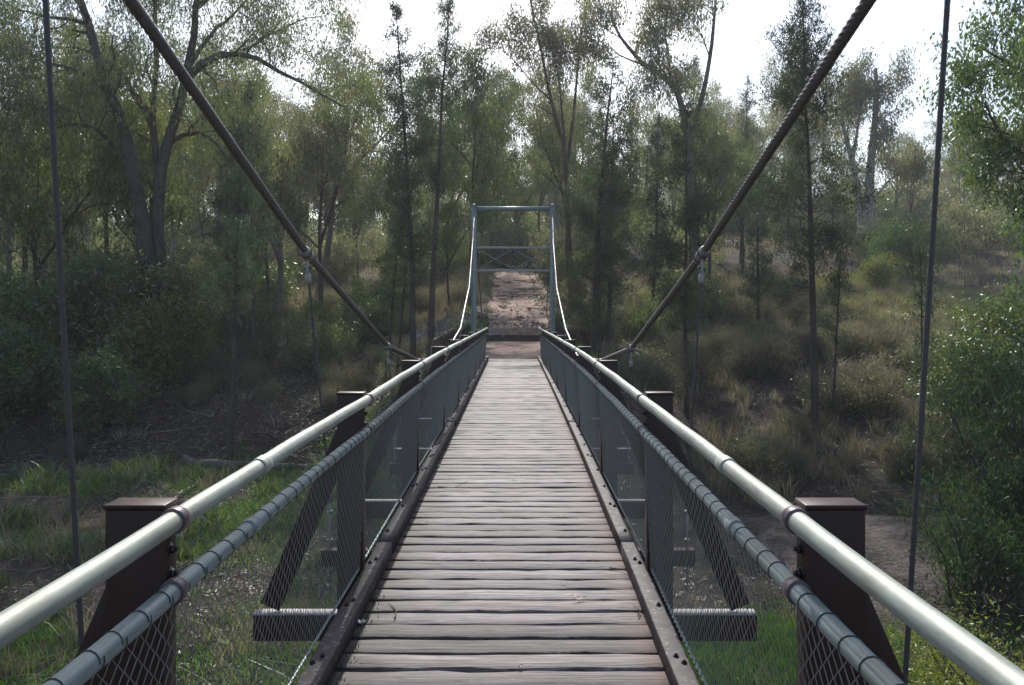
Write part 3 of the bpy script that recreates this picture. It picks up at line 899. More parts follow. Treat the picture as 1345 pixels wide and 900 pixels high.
# ------------------------------------------------------------------ feature trees
# 1 the big forked gum on the left bank
def big_gum():
    r = np.random.default_rng(11); tb, cb, tips = MB(), MB(), []
    Y = 32.0
    def limb(pts, ra, rb, dep=(0, 0), n=14):
        P = np.array([at(a, b, Y + dep[0] + (dep[1] - dep[0]) * i / (len(pts) - 1)) for i, (a, b) in enumerate(pts)])
        # smooth resample
        t = np.arange(len(P)); tt = np.linspace(0, len(P) - 1, n)
        Q = np.stack([np.interp(tt, t, P[:, i]) for i in range(3)], -1)
        for _ in range(2): Q[1:-1] = (Q[:-2] + 2 * Q[1:-1] + Q[2:]) / 4
        Q[1:-1] += r.normal(0, .035, Q[1:-1].shape)
        return Q, ra, rb
    spec = dict(GUM); spec['n'] = [6, 5, 4]; spec['len'] = [3.0, 1.9, 1.2]; spec['from'] = [.25, .2, .15]; spec['ang'] = (35, 75); spec['trop'] = [.02, -.06, -.16]; spec['rr'] = .42; spec['wander'] = .24
    base = at(196, 300, Y); bz = gz(base[0], Y)
    by = 403 - (bz - .3 - EYE) * F / Y
    L = [([(200, by), (196, 380), (190, 300), (177, 234), (171, 200), (160, 160), (147, 124), (134, 84), (117, 33), (100, -10), (80, -70), (60, -130)], .36, .09, (0, -.8)),
         ([(212, by), (210, 380), (206, 300), (207, 234), (214, 194), (234, 150), (247, 110), (249, 67), (258, 10), (270, -50), (275, -130)], .31, .08, (0.35, 1.0)),
         ([(208, 250), (208, 225), (203, 190), (201, 150), (203, 100), (206, 60), (204, 0), (200, -70)], .17, .06, (.5, .9)),
         ([(249, 100), (258, 88), (281, 72), (300, 62), (325, 65), (350, 82), (385, 97), (405, 118), (425, 122), (450, 140)], .17, .03, (.8, .2)),
         ([(222, 190), (240, 176), (262, 171), (285, 185), (305, 215)], .12, .03, (.7, .4)),
         ([(200, 165), (188, 142), (168, 108), (150, 80), (120, 61), (80, 58), (40, 70)], .13, .03, (.4, 1.4)),
         ([(162, 208), (142, 180), (122, 164), (98, 160), (60, 175)], .10, .03, (-.2, -1)),
         ([(150, 135), (128, 105), (100, 88), (60, 85), (20, 60)], .12, .03, (-.4, -1.2)),
         ([(250, 85), (265, 60), (285, 38), (310, 15), (340, -20)], .10, .03, (.8, 1.5)),
         ([(260, 88), (275, 100), (290, 120), (300, 150)], .06, .02, (.8, .8)),
         ([(320, 66), (345, 50), (380, 30), (420, 22)], .06, .02, (.5, 0)),
         ([(117, 33), (90, 20), (50, 25), (10, 5)], .09, .03, (-.6, -1.5)),
         ([(204, 0), (240, -40), (290, -60), (350, -50), (410, -20)], .12, .03, (.8, .3)),
         ([(100, -10), (150, -60), (180, -120)], .12, .03, (0, 1)),
         ([(258, 10), (300, -30), (340, -80), (370, -140)], .12, .03, (1, 2)),
         ([(80, -70), (20, -80), (-60, -60)], .12, .03, (-1, -2))]
    for k, (pts, ra, rb, dep) in enumerate(L):
        P, ra, rb = limb(pts, ra, rb, dep, 16 if k < 2 else 9)
        sp = dict(spec)
        if k < 2: sp['from'] = [.5, .2, .15]; sp['n'] = [7, 5, 4]
        if k in (9,): sp['n'] = [2, 3, 3]
        grow(tb, tips, P, ra, rb, 0, r, sp)
    tips = np.array(tips)
    o = np.array((base[0], Y, bz))
    tips = tips[tips[:, 2] > bz + 3.2]
    leaf_arrays(tips - o, 16, (.17, .17, .31), .20, .038, 'droop', r, cb)
    for i in range(len(tb.v)): tb.v[i] = tb.v[i] - o
    t = make_tree('gum_tree', tb, cb, M['bark_dark'], M['gum'])
    t.location = o
    tag(t, 'big old gum with two thick forked trunks and twisting limbs above the left bank', 'tree')
big_gum()

def custom_gum(name, seed, limbs, Y, leaf, bark, spec, per, L, W, sig, label, minz=2.0):
    r = np.random.default_rng(seed); tb, cb, tips = MB(), MB(), []
    b0 = at(limbs[0][0][0][0], 400, Y); bz = gz(b0[0], Y)
    for k, (pts, ra, rb, dep) in enumerate(limbs):
        P = []
        for i, (a, b) in enumerate(pts):
            q = at(a, b, Y + dep[0] + (dep[1] - dep[0]) * i / (len(pts) - 1))
            if k == 0 and i == 0: q[2] = bz - .3
            P.append(q)
        P = np.array(P); n = max(8, len(P) * 3)
        t = np.arange(len(P)); tt = np.linspace(0, len(P) - 1, n)
        Q = np.stack([np.interp(tt, t, P[:, i]) for i in range(3)], -1)
        Q[1:-1] = (Q[:-2] + 2 * Q[1:-1] + Q[2:]) / 4
        grow(tb, tips, Q, ra, rb, 0, r, spec)
    o = np.array((b0[0], Y, bz))
    tips = np.array(tips); tips = tips[tips[:, 2] > bz + minz]
    leaf_arrays(tips - o, per, sig, L, W, 'droop', r, cb)
    for i in range(len(tb.v)): tb.v[i] = tb.v[i] - o
    t = make_tree(name, tb, cb, M[bark], M[leaf]); t.location = o
    return tag(t, label, 'tree')

SP = dict(GUM); SP['n'] = [6, 4, 4]; SP['len'] = [2.6, 1.5, .9]; SP['from'] = [.35, .25, .2]; SP['rr'] = .4; SP['ang'] = (25, 50)
custom_gum('gum_tree', 21, [
    ([(750, 430), (749, 350), (745, 260), (742, 195), (728, 150), (718, 105), (710, 60), (700, 20), (690, -40)], .15, .035, (0, 0)),
    ([(745, 215), (752, 165), (757, 110), (762, 50), (772, 0), (775, -60)], .09, .03, (.3, .8)),
    ([(742, 190), (738, 150), (735, 110), (728, 70)], .07, .02, (-.2, -.4)),
    ([(722, 130), (700, 110), (680, 85), (665, 70)], .05, .015, (0, -.5))], 42, 'gum_far', 'bark_red', SP, 18, .18, .05, (.20, .20, .24),
    'slender forked gum with brown trunk just right of the far tower', 4.5)
custom_gum('gum_tree', 22, [
    ([(912, 480), (912, 400), (910, 300), (905, 200), (898, 150), (888, 115), (866, 97), (845, 85), (825, 62), (812, 45), (800, 15)], .26, .05, (0, 0)),
    ([(905, 185), (925, 120), (935, 60), (940, 0), (945, -60)], .15, .04, (.3, 1)),
    ([(880, 105), (878, 70), (872, 40), (880, 0)], .08, .03, (0, .6)),
    ([(845, 85), (830, 80), (812, 72), (795, 55)], .06, .02, (0, -.6)),
    ([(898, 150), (885, 140), (872, 160)], .05, .02, (0, -.4))], 40, 'gum_far', 'bark_gum', SP, 20, .20, .055, (.24, .24, .32),
    'tall gum with a limb arching left against the sky right of centre', 5)
custom_gum('gum_tree', 23, [
    ([(1140, 318), (1141, 270), (1143, 220), (1148, 170), (1152, 130), (1150, 90)], .42, .12, (0, 0)),
    ([(1132, 322), (1128, 250), (1118, 205), (1105, 160), (1112, 120)], .26, .08, (.4, 1)),
    ([(1120, 210), (1128, 160), (1135, 120)], .14, .05, (.5, 1.5)),
    ([(1145, 265), (1165, 240), (1180, 225)], .12, .04, (0, 1))], 58, 'gum_far', 'bark_pale', SP, 20, .26, .075, (.33, .33, .42),
    'pale trunked gum with several upright forks on the right hilltop', 5)
custom_gum('gum_tree', 24, [
    ([(560, 470), (585, 300), (600, 262), (625, 225), (645, 190), (668, 160), (690, 130)], .13, .03, (0, 0)),
    ([(590, 280), (600, 230), (620, 190), (632, 150), (640, 110)], .08, .02, (.2, .8)),
    ([(625, 225), (635, 190), (640, 165), (660, 120)], .06, .02, (0, -.5))], 62, 'gum', 'bark', SP, 18, .18, .05, (.21, .21, .26),
    'slanting dark gum leaning right behind the far tower', 4)

pines = [
    # px, dist, H, r0, width, bare, dens, seed, label
    (543, 28.0, 13.3, .12, 1.8, .28, 1.0, 31, 'dark straight cypress pine left of the far tower, tallest beside the thin brown trunk'),
    (566, 33.0, 15.0, .15, 1.7, .40, 1.0, 32, 'cypress pine with thicker brown trunk directly left of the far tower'),
    (783, 29.0, 10.6, .20, 2.9, .08, 1.05, 33, 'broad dark cypress pine with low branches just right of the bridge end'),
    (798, 30.0, 9.2, .11, 2.0, .2, .7, 34, 'thinner leaning cypress stem hugging the broad dark pine'),
    (903, 26.0, 10.4, .10, 2.1, .28, 1.0, 35, 'slim cypress pine between the broad dark pine and the right cable clamp'),
    (1072, 24.6, 14.4, .135, 2.2, .34, 1.0, 36, 'tall black trunked cypress pine standing on the right bank'),
    (1095, 25.5, 6.1, .055, .8, .38, 1.0, 37, 'thin young cypress beside the tall black trunk on the right bank'),
    (302, 25.2, 10.6, .105, 1.3, .48, .9, 38, 'thin black trunked cypress by the end of the fallen log'),
    (333, 33.0, 12.0, .125, 1.6, .34, 1.0, 39, 'cypress pine with short dark trunk higher on the left bank'),
    (1213, 24.0, 6.0, .05, .6, .42, .8, 40, 'spindly sapling behind the right suspender rope'),
    (509, 31.0, 7.2, .07, .8, .45, .8, 41, 'thin leaning pine stem, left one of the close pair'),
    (521, 31.3, 7.6, .06, .8, .45, .8, 42, 'thin leaning pine stem, right one of the close pair'),
]
for (pxx, Y, H, r0, wd, bare, dens, seed, lab) in pines:
    lean = (.09, 0) if seed in (41, 42) else ((.03, 0) if seed == 34 else (0, 0))
    t = pine_tree(seed, H, r0, wd, bare, dens, 15 if H > 8 else 10, lean=lean, leaf='pine', bark='bark_red' if seed == 32 else 'bark')
    x = (pxx - 677.3) * Y / F
    place(t, x, Y, label=lab, cat='tree')

# ---- right side large leafy tree and weeping shrub, near
SPR = dict(GUM); SPR['n'] = [10, 7, 5]; SPR['len'] = [3.4, 1.7, .9]; SPR['from'] = [.25, .2, .15]; SPR['trop'] = [.02, -.03, -.06]
r_ = gum_tree(51, 15.5, .28, (-.05, 0), 'leafy', 'bark', 30, .13, .05, (.15, .15, .2), SPR, 2, 'leafy_tree')
place(r_, 14.4, 18.0, label='large bright green leafy tree filling the right edge of the view', cat='tree')
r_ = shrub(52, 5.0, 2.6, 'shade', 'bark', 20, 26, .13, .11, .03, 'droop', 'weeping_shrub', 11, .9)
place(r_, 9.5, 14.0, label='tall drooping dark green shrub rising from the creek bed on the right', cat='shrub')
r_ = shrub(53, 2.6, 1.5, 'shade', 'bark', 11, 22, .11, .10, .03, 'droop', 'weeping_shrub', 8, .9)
place(r_, 7.6, 13.0, label='small drooping shrub in front of the tall dark one, over the bare soil', cat='shrub')
r_ = shrub(54, 2.05, 1.25, 'yellow', 'bark', 20, 34, .10, .045, .016, 'any', 'heath_shrub', 12)
place(r_, 4.4, 6.9, label='fine leaved yellow green shrub below the nearest right post', cat='shrub')
r_ = shrub(55, 1.9, 1.1, 'heath', 'bark', 16, 30, .10, .05, .018, 'any', 'heath_shrub', 11)
place(r_, 5.6, 8.0, label='duller brownish shrub behind the yellow green one at lower right', cat='shrub')

# ---- left side shrubs
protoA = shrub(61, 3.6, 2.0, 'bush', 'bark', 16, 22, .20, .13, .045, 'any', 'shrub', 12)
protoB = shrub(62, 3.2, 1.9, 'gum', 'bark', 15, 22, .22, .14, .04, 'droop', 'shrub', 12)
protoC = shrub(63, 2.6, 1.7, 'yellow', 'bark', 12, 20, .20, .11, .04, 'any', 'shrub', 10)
protoD = shrub(64, 1.5, 1.2, 'heath', 'stick' if False else 'bark', 16, 14, .20, .10, .018, 'up', 'heath_shrub', 10)
protoE = shrub(65, 2.8, 1.9, 'bright', 'bark', 13, 20, .22, .13, .045, 'droop', 'shrub', 11)
protoF = shrub(66, 1.2, 1.1, 'gum_far', 'bark', 12, 12, .18, .10, .02, 'any', 'heath_shrub', 9)
protos = dict(A=protoA, B=protoB, C=protoC, D=protoD, E=protoE, F=protoF)
used = set()
def inst(key, x, y, s=1.0, label=None, cat='shrub', group=None, sz=None, dz=0.0, pr=None):
    pr = pr or protos
    o = pr[key]
    if key in used: o = copy_tree(o)
    used.add(key)
    return place(o, x, y, random.uniform(0, 6.28), s, dz, label, cat, group, sz)
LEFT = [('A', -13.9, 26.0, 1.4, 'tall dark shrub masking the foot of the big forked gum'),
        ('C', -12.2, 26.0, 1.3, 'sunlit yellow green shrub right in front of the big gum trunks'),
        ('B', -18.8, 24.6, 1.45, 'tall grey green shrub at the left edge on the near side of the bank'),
        ('C', -16.2, 24.2, 1.35, 'light green shrub just right of the near left suspender rope'),
        ('A', -16.5, 25.5, 1.25, 'rounded shrub at far left with mid green leaves beside the near suspender'),
        ('B', -13.6, 26.5, 1.15, 'grey green shrub right of the near left suspender rope'),
        ('C', -11.9, 27.3, .95, 'yellow green sunlit shrub in front of the big gum trunk'),
        ('D', -9.9, 28.5, 1.0, 'thin scrub bush between the big gum and the thin black cypress'),
        ('A', -12.6, 22.6, .75, 'low dark shrub where the left bank meets the gully grass'),
        ('A', -15.4, 23.2, .9, 'dark shrub at the bank foot beside the near left suspender'),
        ('A', -18.6, 22.8, 1.0, 'dark shrub at the bank foot near the left edge'),
        ('B', -19.2, 28.0, 1.4, 'tall shrub against the left edge of the view'),
        ('B', -8.2, 31.5, .85, 'shrub half in shade under the upper left cable'),
        ('E', -7.3, 38.0, 1.1, 'bright green drooping shrub behind the left cable clamp'),
        ('E', -9.6, 36.0, .8, 'smaller bright shrub between the pines on the left bank'),
        ('A', -14.8, 31.0, 1.3, 'dark shrub behind the grey green shrub on the left bank'),
        ('A', -21.5, 25.0, 1.3, 'dark shrub cut by the left edge of the view'),
        ('F', -12.8, 24.3, 1.2, 'low wispy shrub at the foot of the left bank'),
        ('A', -17.5, 32.5, 1.5, 'tall dense shrub behind the rounded one at far left'),
        ('B', -11.6, 33.5, 1.1, 'grey green shrub behind the big gum trunks'),
        ('A', -6.6, 34.2, .7, 'small dark shrub at the near edge of the grey track')]
LEFT = [(k, x * 1.15, y_ + 4.2, s_ * 1.12, lab) if y_ < 30 else (k, x, y_ + 1.5, s_, lab) for k, x, y_, s_, lab in LEFT]
for k, x, y_, s_, lab in LEFT: inst(k, x, y_, s_, lab)
for x, y_, s_, lab in [(-1.75, 31.0, .3, 'green tuft bush at the left edge of the gravel path'), (1.75, 32.0, .24, 'small bush at the right edge of the gravel path')]:
    inst('E', x, y_, s_, lab)
# right bank wispy scrub
RB = []
rr_ = np.random.default_rng(5)
for i in range(105):
    x = rr_.uniform(3.2, 19); y_ = rr_.uniform(20.5, 46)
    if x < 3.6 + .0 and y_ < 30: continue
    key = 'DFDDF'[i % 5]
    inst(key, x, y_, rr_.uniform(.7, 1.35), 'scrub bush %s, %s' % (mark(x, y_), 'at the bank foot' if y_ < 23.5 else 'low on the bank' if y_ < 27 else 'halfway up' if y_ < 31 else 'rather high up' if y_ < 35 else 'high on the bank' if y_ < 40 else 'at the bank top'), 'shrub', 'wispy scrub on the right bank', rr_.uniform(.6, 1.1))
for i in range(26):
    x = rr_.uniform(-17, -2.6); y_ = rr_.uniform(38, 58)
    inst('DF'[i % 2], x, y_, rr_.uniform(.7, 1.2), 'pale scrub bush %s, beyond the track%s' % (mark(x, y_), '' if y_ < 48 else ', far side'), 'shrub', 'wispy scrub beyond the track', rr_.uniform(.6, 1.0))
def twigs(n, x0, x1, y0, y1, label):
    r = np.random.default_rng(n); mb = MB()
    for i in range(n):
        x = r.uniform(x0, x1); y_ = r.uniform(y0, y1); a = r.uniform(0, 6.28); L_ = r.uniform(.25, 1.1)
        k = 4; t = np.linspace(0, L_, k); xs = x + np.cos(a) * t + r.normal(0, .03, k); ys = y_ + np.sin(a) * t + r.normal(0, .03, k)
        P = np.stack([xs, ys, ground(xs, ys) + .02 + r.uniform(0, .12) * t], -1)
        mb.tube(P, np.linspace(r.uniform(.006, .016), .003, k), 4, False)
    return tag(mb.build('twig_litter', M['stick']), label, None, None, 'stuff')
twigs(1500, -22, -2.5, 22, 37, 'dead twigs strewn over the left bank')
twigs(900, 2.5, 20, 9, 34, 'dead twigs strewn over the right bank')
twigs(500, -14, -1, 8, 23, 'dead twigs on the gully floor')
for i in range(34):
    x = rr_.uniform(-20, -3.5); y_ = rr_.uniform(25, 34)
    inst('FDF'[i % 3], x, y_, rr_.uniform(.45, .95), 'scrub bush %s, %s' % (mark(x, y_), 'low left bank' if y_ < 28 else 'mid left bank' if y_ < 31 else 'high left bank'), 'shrub', 'wispy scrub on the left bank', rr_.uniform(.5, 1.0))
inst('E', 25.0, 50.0, 1.5, 'light green rounded shrub on the right hilltop, beside the near suspender')
inst('C', 21.5, 46.0, .9, 'yellow green low shrub on the sunny right slope')
inst('A', 14.5, 24.0, 1.0, 'dark green shrub behind the drooping one on the right bank')
inst('A', 16.5, 27.0, 1.2, 'mid green shrub high on the bank near the right edge')
inst('A', 13.0, 17.5, .9, 'dark green bush low at the right edge of the view')
inst('B', 5.2, 33.5, .8, 'shrub below the broad dark pine on the right')
inst('B', 8.6, 38.0, 1.0, 'grey green shrub between the two right bank pines')

# ------------------------------------------------------------------ background woodland
bg_protos = dict(
    g1=gum_tree(71, 14, .20, (.05, 0), 'gum_far', 'bark_gum', 18, .21, .06, (.21, .21, .26)),
    g2=gum_tree(72, 15, .22, (-.04, 0), 'gum_far', 'bark_gum', 18, .21, .06, (.21, .21, .26), forks=2),
    g3=gum_tree(73, 12, .16, (.0, .05), 'gum', 'bark', 18, .20, .058, (.20, .20, .24)),
    g4=gum_tree(74, 10, .13, (-.1, 0), 'bush', 'bark', 21, .18, .058, (.23, .23, .26)),
    g5=gum_tree(76, 16, .21, (.02, 0), 'gum_far', 'bark_pale', 17, .22, .062, (.21, .21, .28), forks=2),
    p1=pine_tree(81, 13, .14, 1.7, .22, .9, 8, L=.2, W=.04),
    p2=pine_tree(82, 10, .11, 1.5, .15, 1.0, 8, L=.2, W=.04),
    s1=shrub(91, 3.4, 2.2, 'gum_far', 'bark', 12, 14, .28, .19, .06, 'droop', 'shrub', 9),
    s2=shrub(92, 3.0, 2.2, 'bush', 'bark', 12, 14, .28, .18, .06, 'any', 'shrub', 9),
    s3=shrub(93, 2.6, 2.0, 'yellow', 'bark', 10, 13, .26, .16, .05, 'any', 'shrub', 9))
kind = dict(g1=('slim grey gum', 'tree'), g2=('forked grey gum', 'tree'), g3=('dark leaved gum', 'tree'), g4=('short leafy gum', 'tree'), g5=('tall pale barked gum', 'tree'),
            p1=('straight dark cypress pine', 'tree'), p2=('short dark cypress pine', 'tree'), s1=('grey green bush', 'shrub'), s2=('dark green bush', 'shrub'), s3=('yellow green bush', 'shrub'))
def bg_place(key, x, y_, s_, zone):
    k, c = kind[key]
    inst(key, x, y_, s_, '%s %s' % (k, zone), c, 'trees of the background woodland' if c == 'tree' else 'bushes of the background woodland', None, 0, bg_protos)
rb = np.random.default_rng(77)
def zone_name(x, y_):
    d = 'front row' if y_ < 50 else 'second row' if y_ < 64 else 'mid wood' if y_ < 80 else 'deep wood' if y_ < 105 else 'farthest row'
    return mark(x, y_) + ', ' + d
# rows of trees further and further away
placed = []
def free(x, y_, d):
    for a, b in placed:
        if (a - x) ** 2 + (b - y_) ** 2 < d * d: return False
    placed.append((x, y_)); return True
cnt = 0
for (ya, yb, n, d, keys) in [(38, 50, 15, 3.6, ['g3', 'p2', 'g4', 'p1', 'g1', 'g3', 's2']), (50, 66, 26, 3.8, ['g1', 'g2', 'p1', 'g3', 'g5', 'g4', 's1', 's2']),
                             (66, 92, 42, 4.5, ['g1', 'g5', 'g2', 'g3', 'p1', 's1', 's3', 'g4']), (92, 150, 80, 5.5, ['g1', 'g2', 'g3', 'g5', 's1'])]:
    k = 0; tries = 0
    while k < n and tries < 4000:
        tries += 1
        y_ = rb.uniform(ya, yb); half = .70 * y_
        x = rb.uniform(-half, half)
        if y_ < 64 and abs(x - float(px(y_))) < 2.3: continue
        pxx = x / y_ * F + 677
        if ya < 50 and (430 < pxx < 600 and y_ < 46): continue
        if pxx > 985 and y_ < 60: continue
        if pxx > 1010 and rb.random() < .25: continue
        if not free(x, y_, d): continue
        key = keys[rb.integers(len(keys))]
        s_ = rb.uniform(.8, 1.15) if y_ < 50 else rb.uniform(.85, 1.3)
        if pxx > 1080: s_ *= .78
        bg_place(key, x, y_, s_, zone_name(x, y_)); k += 1; cnt += 1
for key, x, y_, s_ in [('s1', -.9, 65, 1.2), ('s2', 1.2, 66, 1.1), ('g4', .1, 68, .9), ('s3', -2.6, 64.5, .9), ('g3', 1.9, 71, 1.0), ('g1', -1.6, 73, 1.0), ('s2', .2, 76, 1.6), ('g4', -3.2, 70, 1.0)]:
    placed.append((x, y_)); bg_place(key, x, y_, s_, zone_name(x, y_))
# bushes under them
for i in range(230):
    y_ = 44 + 90 * rb.random() ** .8; x = rb.uniform(-.68 * y_, .68 * y_)
    if y_ < 63 and abs(x - float(px(y_))) < 2.6: continue
    pxx = x / y_ * F + 677
    if pxx > 985 and y_ < 52: continue
    if 430 < pxx < 610 and y_ < 56: continue
    if not free(x, y_, 1.8): continue
    key = ['s1', 's2', 's3', 's1', 's2'][rb.integers(5)]
    bg_place(key, x, y_, rb.uniform(.7, 1.25) * (1 if y_ < 80 else 1.5), zone_name(x, y_))
for i in range(90):
    y_ = rb.uniform(86, 150); x = (i + .5) / 90 * 1.5 * y_ - .75 * y_ + rb.normal(0, 2)
    key = ['s1', 's2', 's1', 'g4', 's2'][rb.integers(5)]
    bg_place(key, x, y_, rb.uniform(1.8, 2.6) if key[0] == 's' else rb.uniform(.9, 1.2), zone_name(x, y_))
# trees on the left bank behind the big gum
for key, x, y_, s_ in [('g3', -16, 34, 1.0), ('g4', -20, 33, 1.05), ('g3', -23, 37, 1.1), ('p1', -14, 38, .95), ('g4', -13, 41, 1.0), ('p2', -6.2, 40, .9), ('g3', -10.3, 41, .95), ('g4', -18.5, 39, 1.1), ('g2', -26, 42, 1.0), ('g3', -21, 29.5, .95)]:
    bg_place(key, x, y_, s_, zone_name(x, y_))
for key, x, y_, s_ in [('g4', -3.4, 40.5, .6), ('p1', 6.3, 36, .8), ('g4', 4.6, 41, .8), ('p2', 11.5, 37, .8), ('g3', 10.5, 43, .8)]:
    bg_place(key, x, y_, s_, zone_name(x, y_))

# ------------------------------------------------------------------ ground cover (stuff)
def scatter(n, x0, x1, y0, y1, dens, r):
    X = r.uniform(x0, x1, n); Y_ = r.uniform(y0, y1, n)
    k = r.random(n) < dens(X, Y_)
    return X[k], Y_[k]
def blades(X, Y_, h, wd, mat, name, label, lean=.35, spread=None, per=1, cat=None):
    r = np.random.default_rng(len(X) + per)
    if per > 1:
        t0 = np.repeat(np.clip(r.normal(.5, .2, len(X)), 0, 1), per)
        hs = np.repeat(r.uniform(.6, 1.25, len(X)), per)
        X = np.repeat(X, per) + r.normal(0, spread, len(X) * per); Y_ = np.repeat(Y_, per) + r.normal(0, spread, len(Y_) * per)
    else:
        t0 = .5 + 1.0 * fbm(X * .8, Y_ * .8, 2); hs = 1.0
    n = len(X)
    Z = ground(X, Y_) - .02
    hh = h * r.uniform(.5, 1.2, n) * hs; a = r.uniform(0, 6.28, n); l = r.normal(0, lean, (n, 2))
    b = np.stack([X, Y_, Z], -1); wv = np.stack([np.cos(a), np.sin(a), a * 0], -1) * (wd * r.uniform(.6, 1.3, n) / 2)[:, None]
    mid = b + np.stack([l[:, 0] * hh * .35, l[:, 1] * hh * .35, hh * .6], -1)
    tip = b + np.stack([l[:, 0] * hh, l[:, 1] * hh, hh], -1)
    V = np.stack([b - wv, b + wv, mid + wv * .8, tip, mid - wv * .8], 1).reshape(-1, 3)
    base = np.arange(n)[:, None] * 5
    q = base + np.array([[0, 1, 2, 4]]); t = base + np.array([[4, 2, 3]])
    mb = MB(); mb.add(V, q, t, np.repeat(np.clip(t0 + r.normal(0, .15, n), 0, 1), 5))
    return tag(mb.build(name, mat, tint=True), label, None, None, 'stuff')
r1 = np.random.default_rng(201)
def green_d(X, Y_):
    n_ = fbm(X * .35 + 4, Y_ * .35, 3)
    base = np.where(X < -1, sm((24.5 - Y_) / 3), sm((15 - Y_) / 3) * sm((9.5 - X) / 3))
    return np.clip(base * (.25 + 4.2 * (n_ + .05)), 0, 1)
X, Y_ = scatter(230000, -15, 8, 6, 27, green_d, r1)
blades(X, Y_, .17, .014, M['grass'], 'grass', 'fresh green grass on the gully floor', .4)
X, Y_ = scatter(30000, -9.5, -3, 21, 27, lambda X, Y_: np.clip(2.2 * (fbm(X * .6, Y_ * .6, 2) + .05), 0, 1), r1)
blades(X, Y_, .26, .02, M['grass'], 'grass', 'green grass growing round the fallen log', .4)
X, Y_ = scatter(2600, 2.6, 26, 19.2, 52, lambda X, Y_: np.clip(.62 + 2 * fbm(X * .3, Y_ * .3, 2), 0, 1) * np.where((X < 4) & (Y_ < 30), .4, 1), r1)
blades(X, Y_, .62, .020, M['dry'], 'dry_grass', 'tall dry straw grass tussocks over the right bank', .42, .13, 46)
X, Y_ = scatter(1300, -20, -2.2, 38, 60, lambda X, Y_: np.clip(.7 + 2 * fbm(X * .3, Y_ * .3, 2), 0, 1), r1)
blades(X, Y_, .65, .03, M['dry'], 'dry_grass', 'pale straw grass in the clearing beyond the grey track', .4, .18, 34)
X, Y_ = scatter(1500, 24, 62, 30, 62, lambda X, Y_: X * 0 + .8, r1)
blades(X, Y_, .6, .03, M['dry'], 'dry_grass', 'dry straw grass over the hilltop at far right', .4, .25, 30)
X, Y_ = scatter(1300, -40, 50, 52, 95, lambda X, Y_: np.where(np.abs(X - px(Y_)) < 2, 0, .8), r1)
blades(X, Y_, .7, .05, M['dry'], 'dry_grass', 'straw grass under the distant trees', .4, .3, 26)
X, Y_ = scatter(300, -20, -2.5, 24.5, 37, lambda X, Y_: np.clip(.1 + 2 * fbm(X * .3, Y_ * .3, 2), 0, 1), r1)
blades(X, Y_, .45, .022, M['dry'], 'dry_grass', 'scattered dry tufts on the left bank', .5, .10, 30)
X, Y_ = scatter(420, 17, 27, 38, 50, lambda X, Y_: X * 0 + .9, r1)
blades(X, Y_, .4, .035, M['yellow'], 'sunny_grass', 'yellow green grass patch on the sunny right hilltop', .4, .25, 40)
X, Y_ = scatter(900, -2.8, 2.8, 22.6, 60, lambda X, Y_: np.clip((np.abs(X - px(Y_)) > pw(Y_) * .93) * (.25 + 1.5 * fbm(X, Y_, 2)), 0, 1), r1)
blades(X, Y_, .25, .018, M['grass'], 'grass', 'green tufts along the edges of the gravel path', .5, .07, 22)

X, Y_ = scatter(900, -15, -1.8, 7, 25, lambda X, Y_: np.clip(.3 + 3 * fbm(X * .5 + 20, Y_ * .5, 2), 0, 1), r1)
blades(X, Y_, .42, .045, M['bush'], 'weeds', 'dark leafy weeds standing in the gully grass', .6, .16, 30)
X, Y_ = scatter(620, -15, -1.8, 8, 24, lambda X, Y_: np.clip(.3 + 3 * fbm(X * .5 + 50, Y_ * .5, 2), 0, 1), r1)
blades(X, Y_, .5, .012, M['dry'], 'dry_grass', 'dry stalks among the gully grass', .5, .12, 30)
X, Y_ = scatter(60000, 1.0, 6.5, 7.5, 14, lambda X, Y_: np.clip((1 - ((X - 3.4) / 2.4) ** 2 - ((Y_ - 10.4) / 2.6) ** 2) * 2 + 2 * fbm(X, Y_, 2), 0, 1), r1)
blades(X, Y_, .20, .014, M['grass'], 'grass', 'bright green grass patch below the right railing', .4)
X, Y_ = scatter(160, 1.0, 6.8, 7.5, 14, lambda X, Y_: X * 0 + .8, r1)
blades(X, Y_, .34, .012, M['dry'], 'dry_grass', 'dry stalks through the green patch below the right railing', .5, .14, 22)
# leaf litter: small curled dead leaves
def litter(n, x0, x1, y0, y1, dens, size, label):
    X, Y_ = scatter(n, x0, x1, y0, y1, dens, r1)
    n = len(X); a = r1.uniform(0, 6.28, n); s_ = size * r1.uniform(.5, 1.4, n)
    Z = ground(X, Y_) + .01 + r1.uniform(0, .03, n)
    d = np.stack([np.cos(a), np.sin(a), r1.normal(0, .35, n)], -1) * s_[:, None]
    e = np.stack([-np.sin(a), np.cos(a), r1.normal(0, .35, n)], -1) * (s_ * .28)[:, None]
    c = np.stack([X, Y_, Z], -1)
    V = np.stack([c - d, c + e, c + d, c - e], 1).reshape(-1, 3)
    mb = MB(); mb.add(V, np.arange(n * 4).reshape(-1, 4), None, np.repeat(np.clip(r1.normal(.45, .25, n), 0, 1), 4))
    return tag(mb.build('leaf_litter', M['litter'], tint=True), label, None, None, 'stuff')
litter(70000, -20, -1.5, 21, 42, lambda X, Y_: np.clip(.45 + 2 * fbm(X * .5, Y_ * .5, 3), 0, 1), .06, 'brown and bleached dead leaves over the left bank')
litter(26000, -22, -2.5, 22.5, 36, lambda X, Y_: np.clip(.3 + 3.2 * fbm(X * .45 + 7, Y_ * .45, 3), 0, 1), .10, 'larger bleached strips of bark and leaves on the left bank')
litter(50000, 1.2, 22, 9, 34, lambda X, Y_: np.clip(.4 + 2 * fbm(X * .5, Y_ * .5, 3), 0, 1), .055, 'brown dead leaves over the right bank and creek bed')
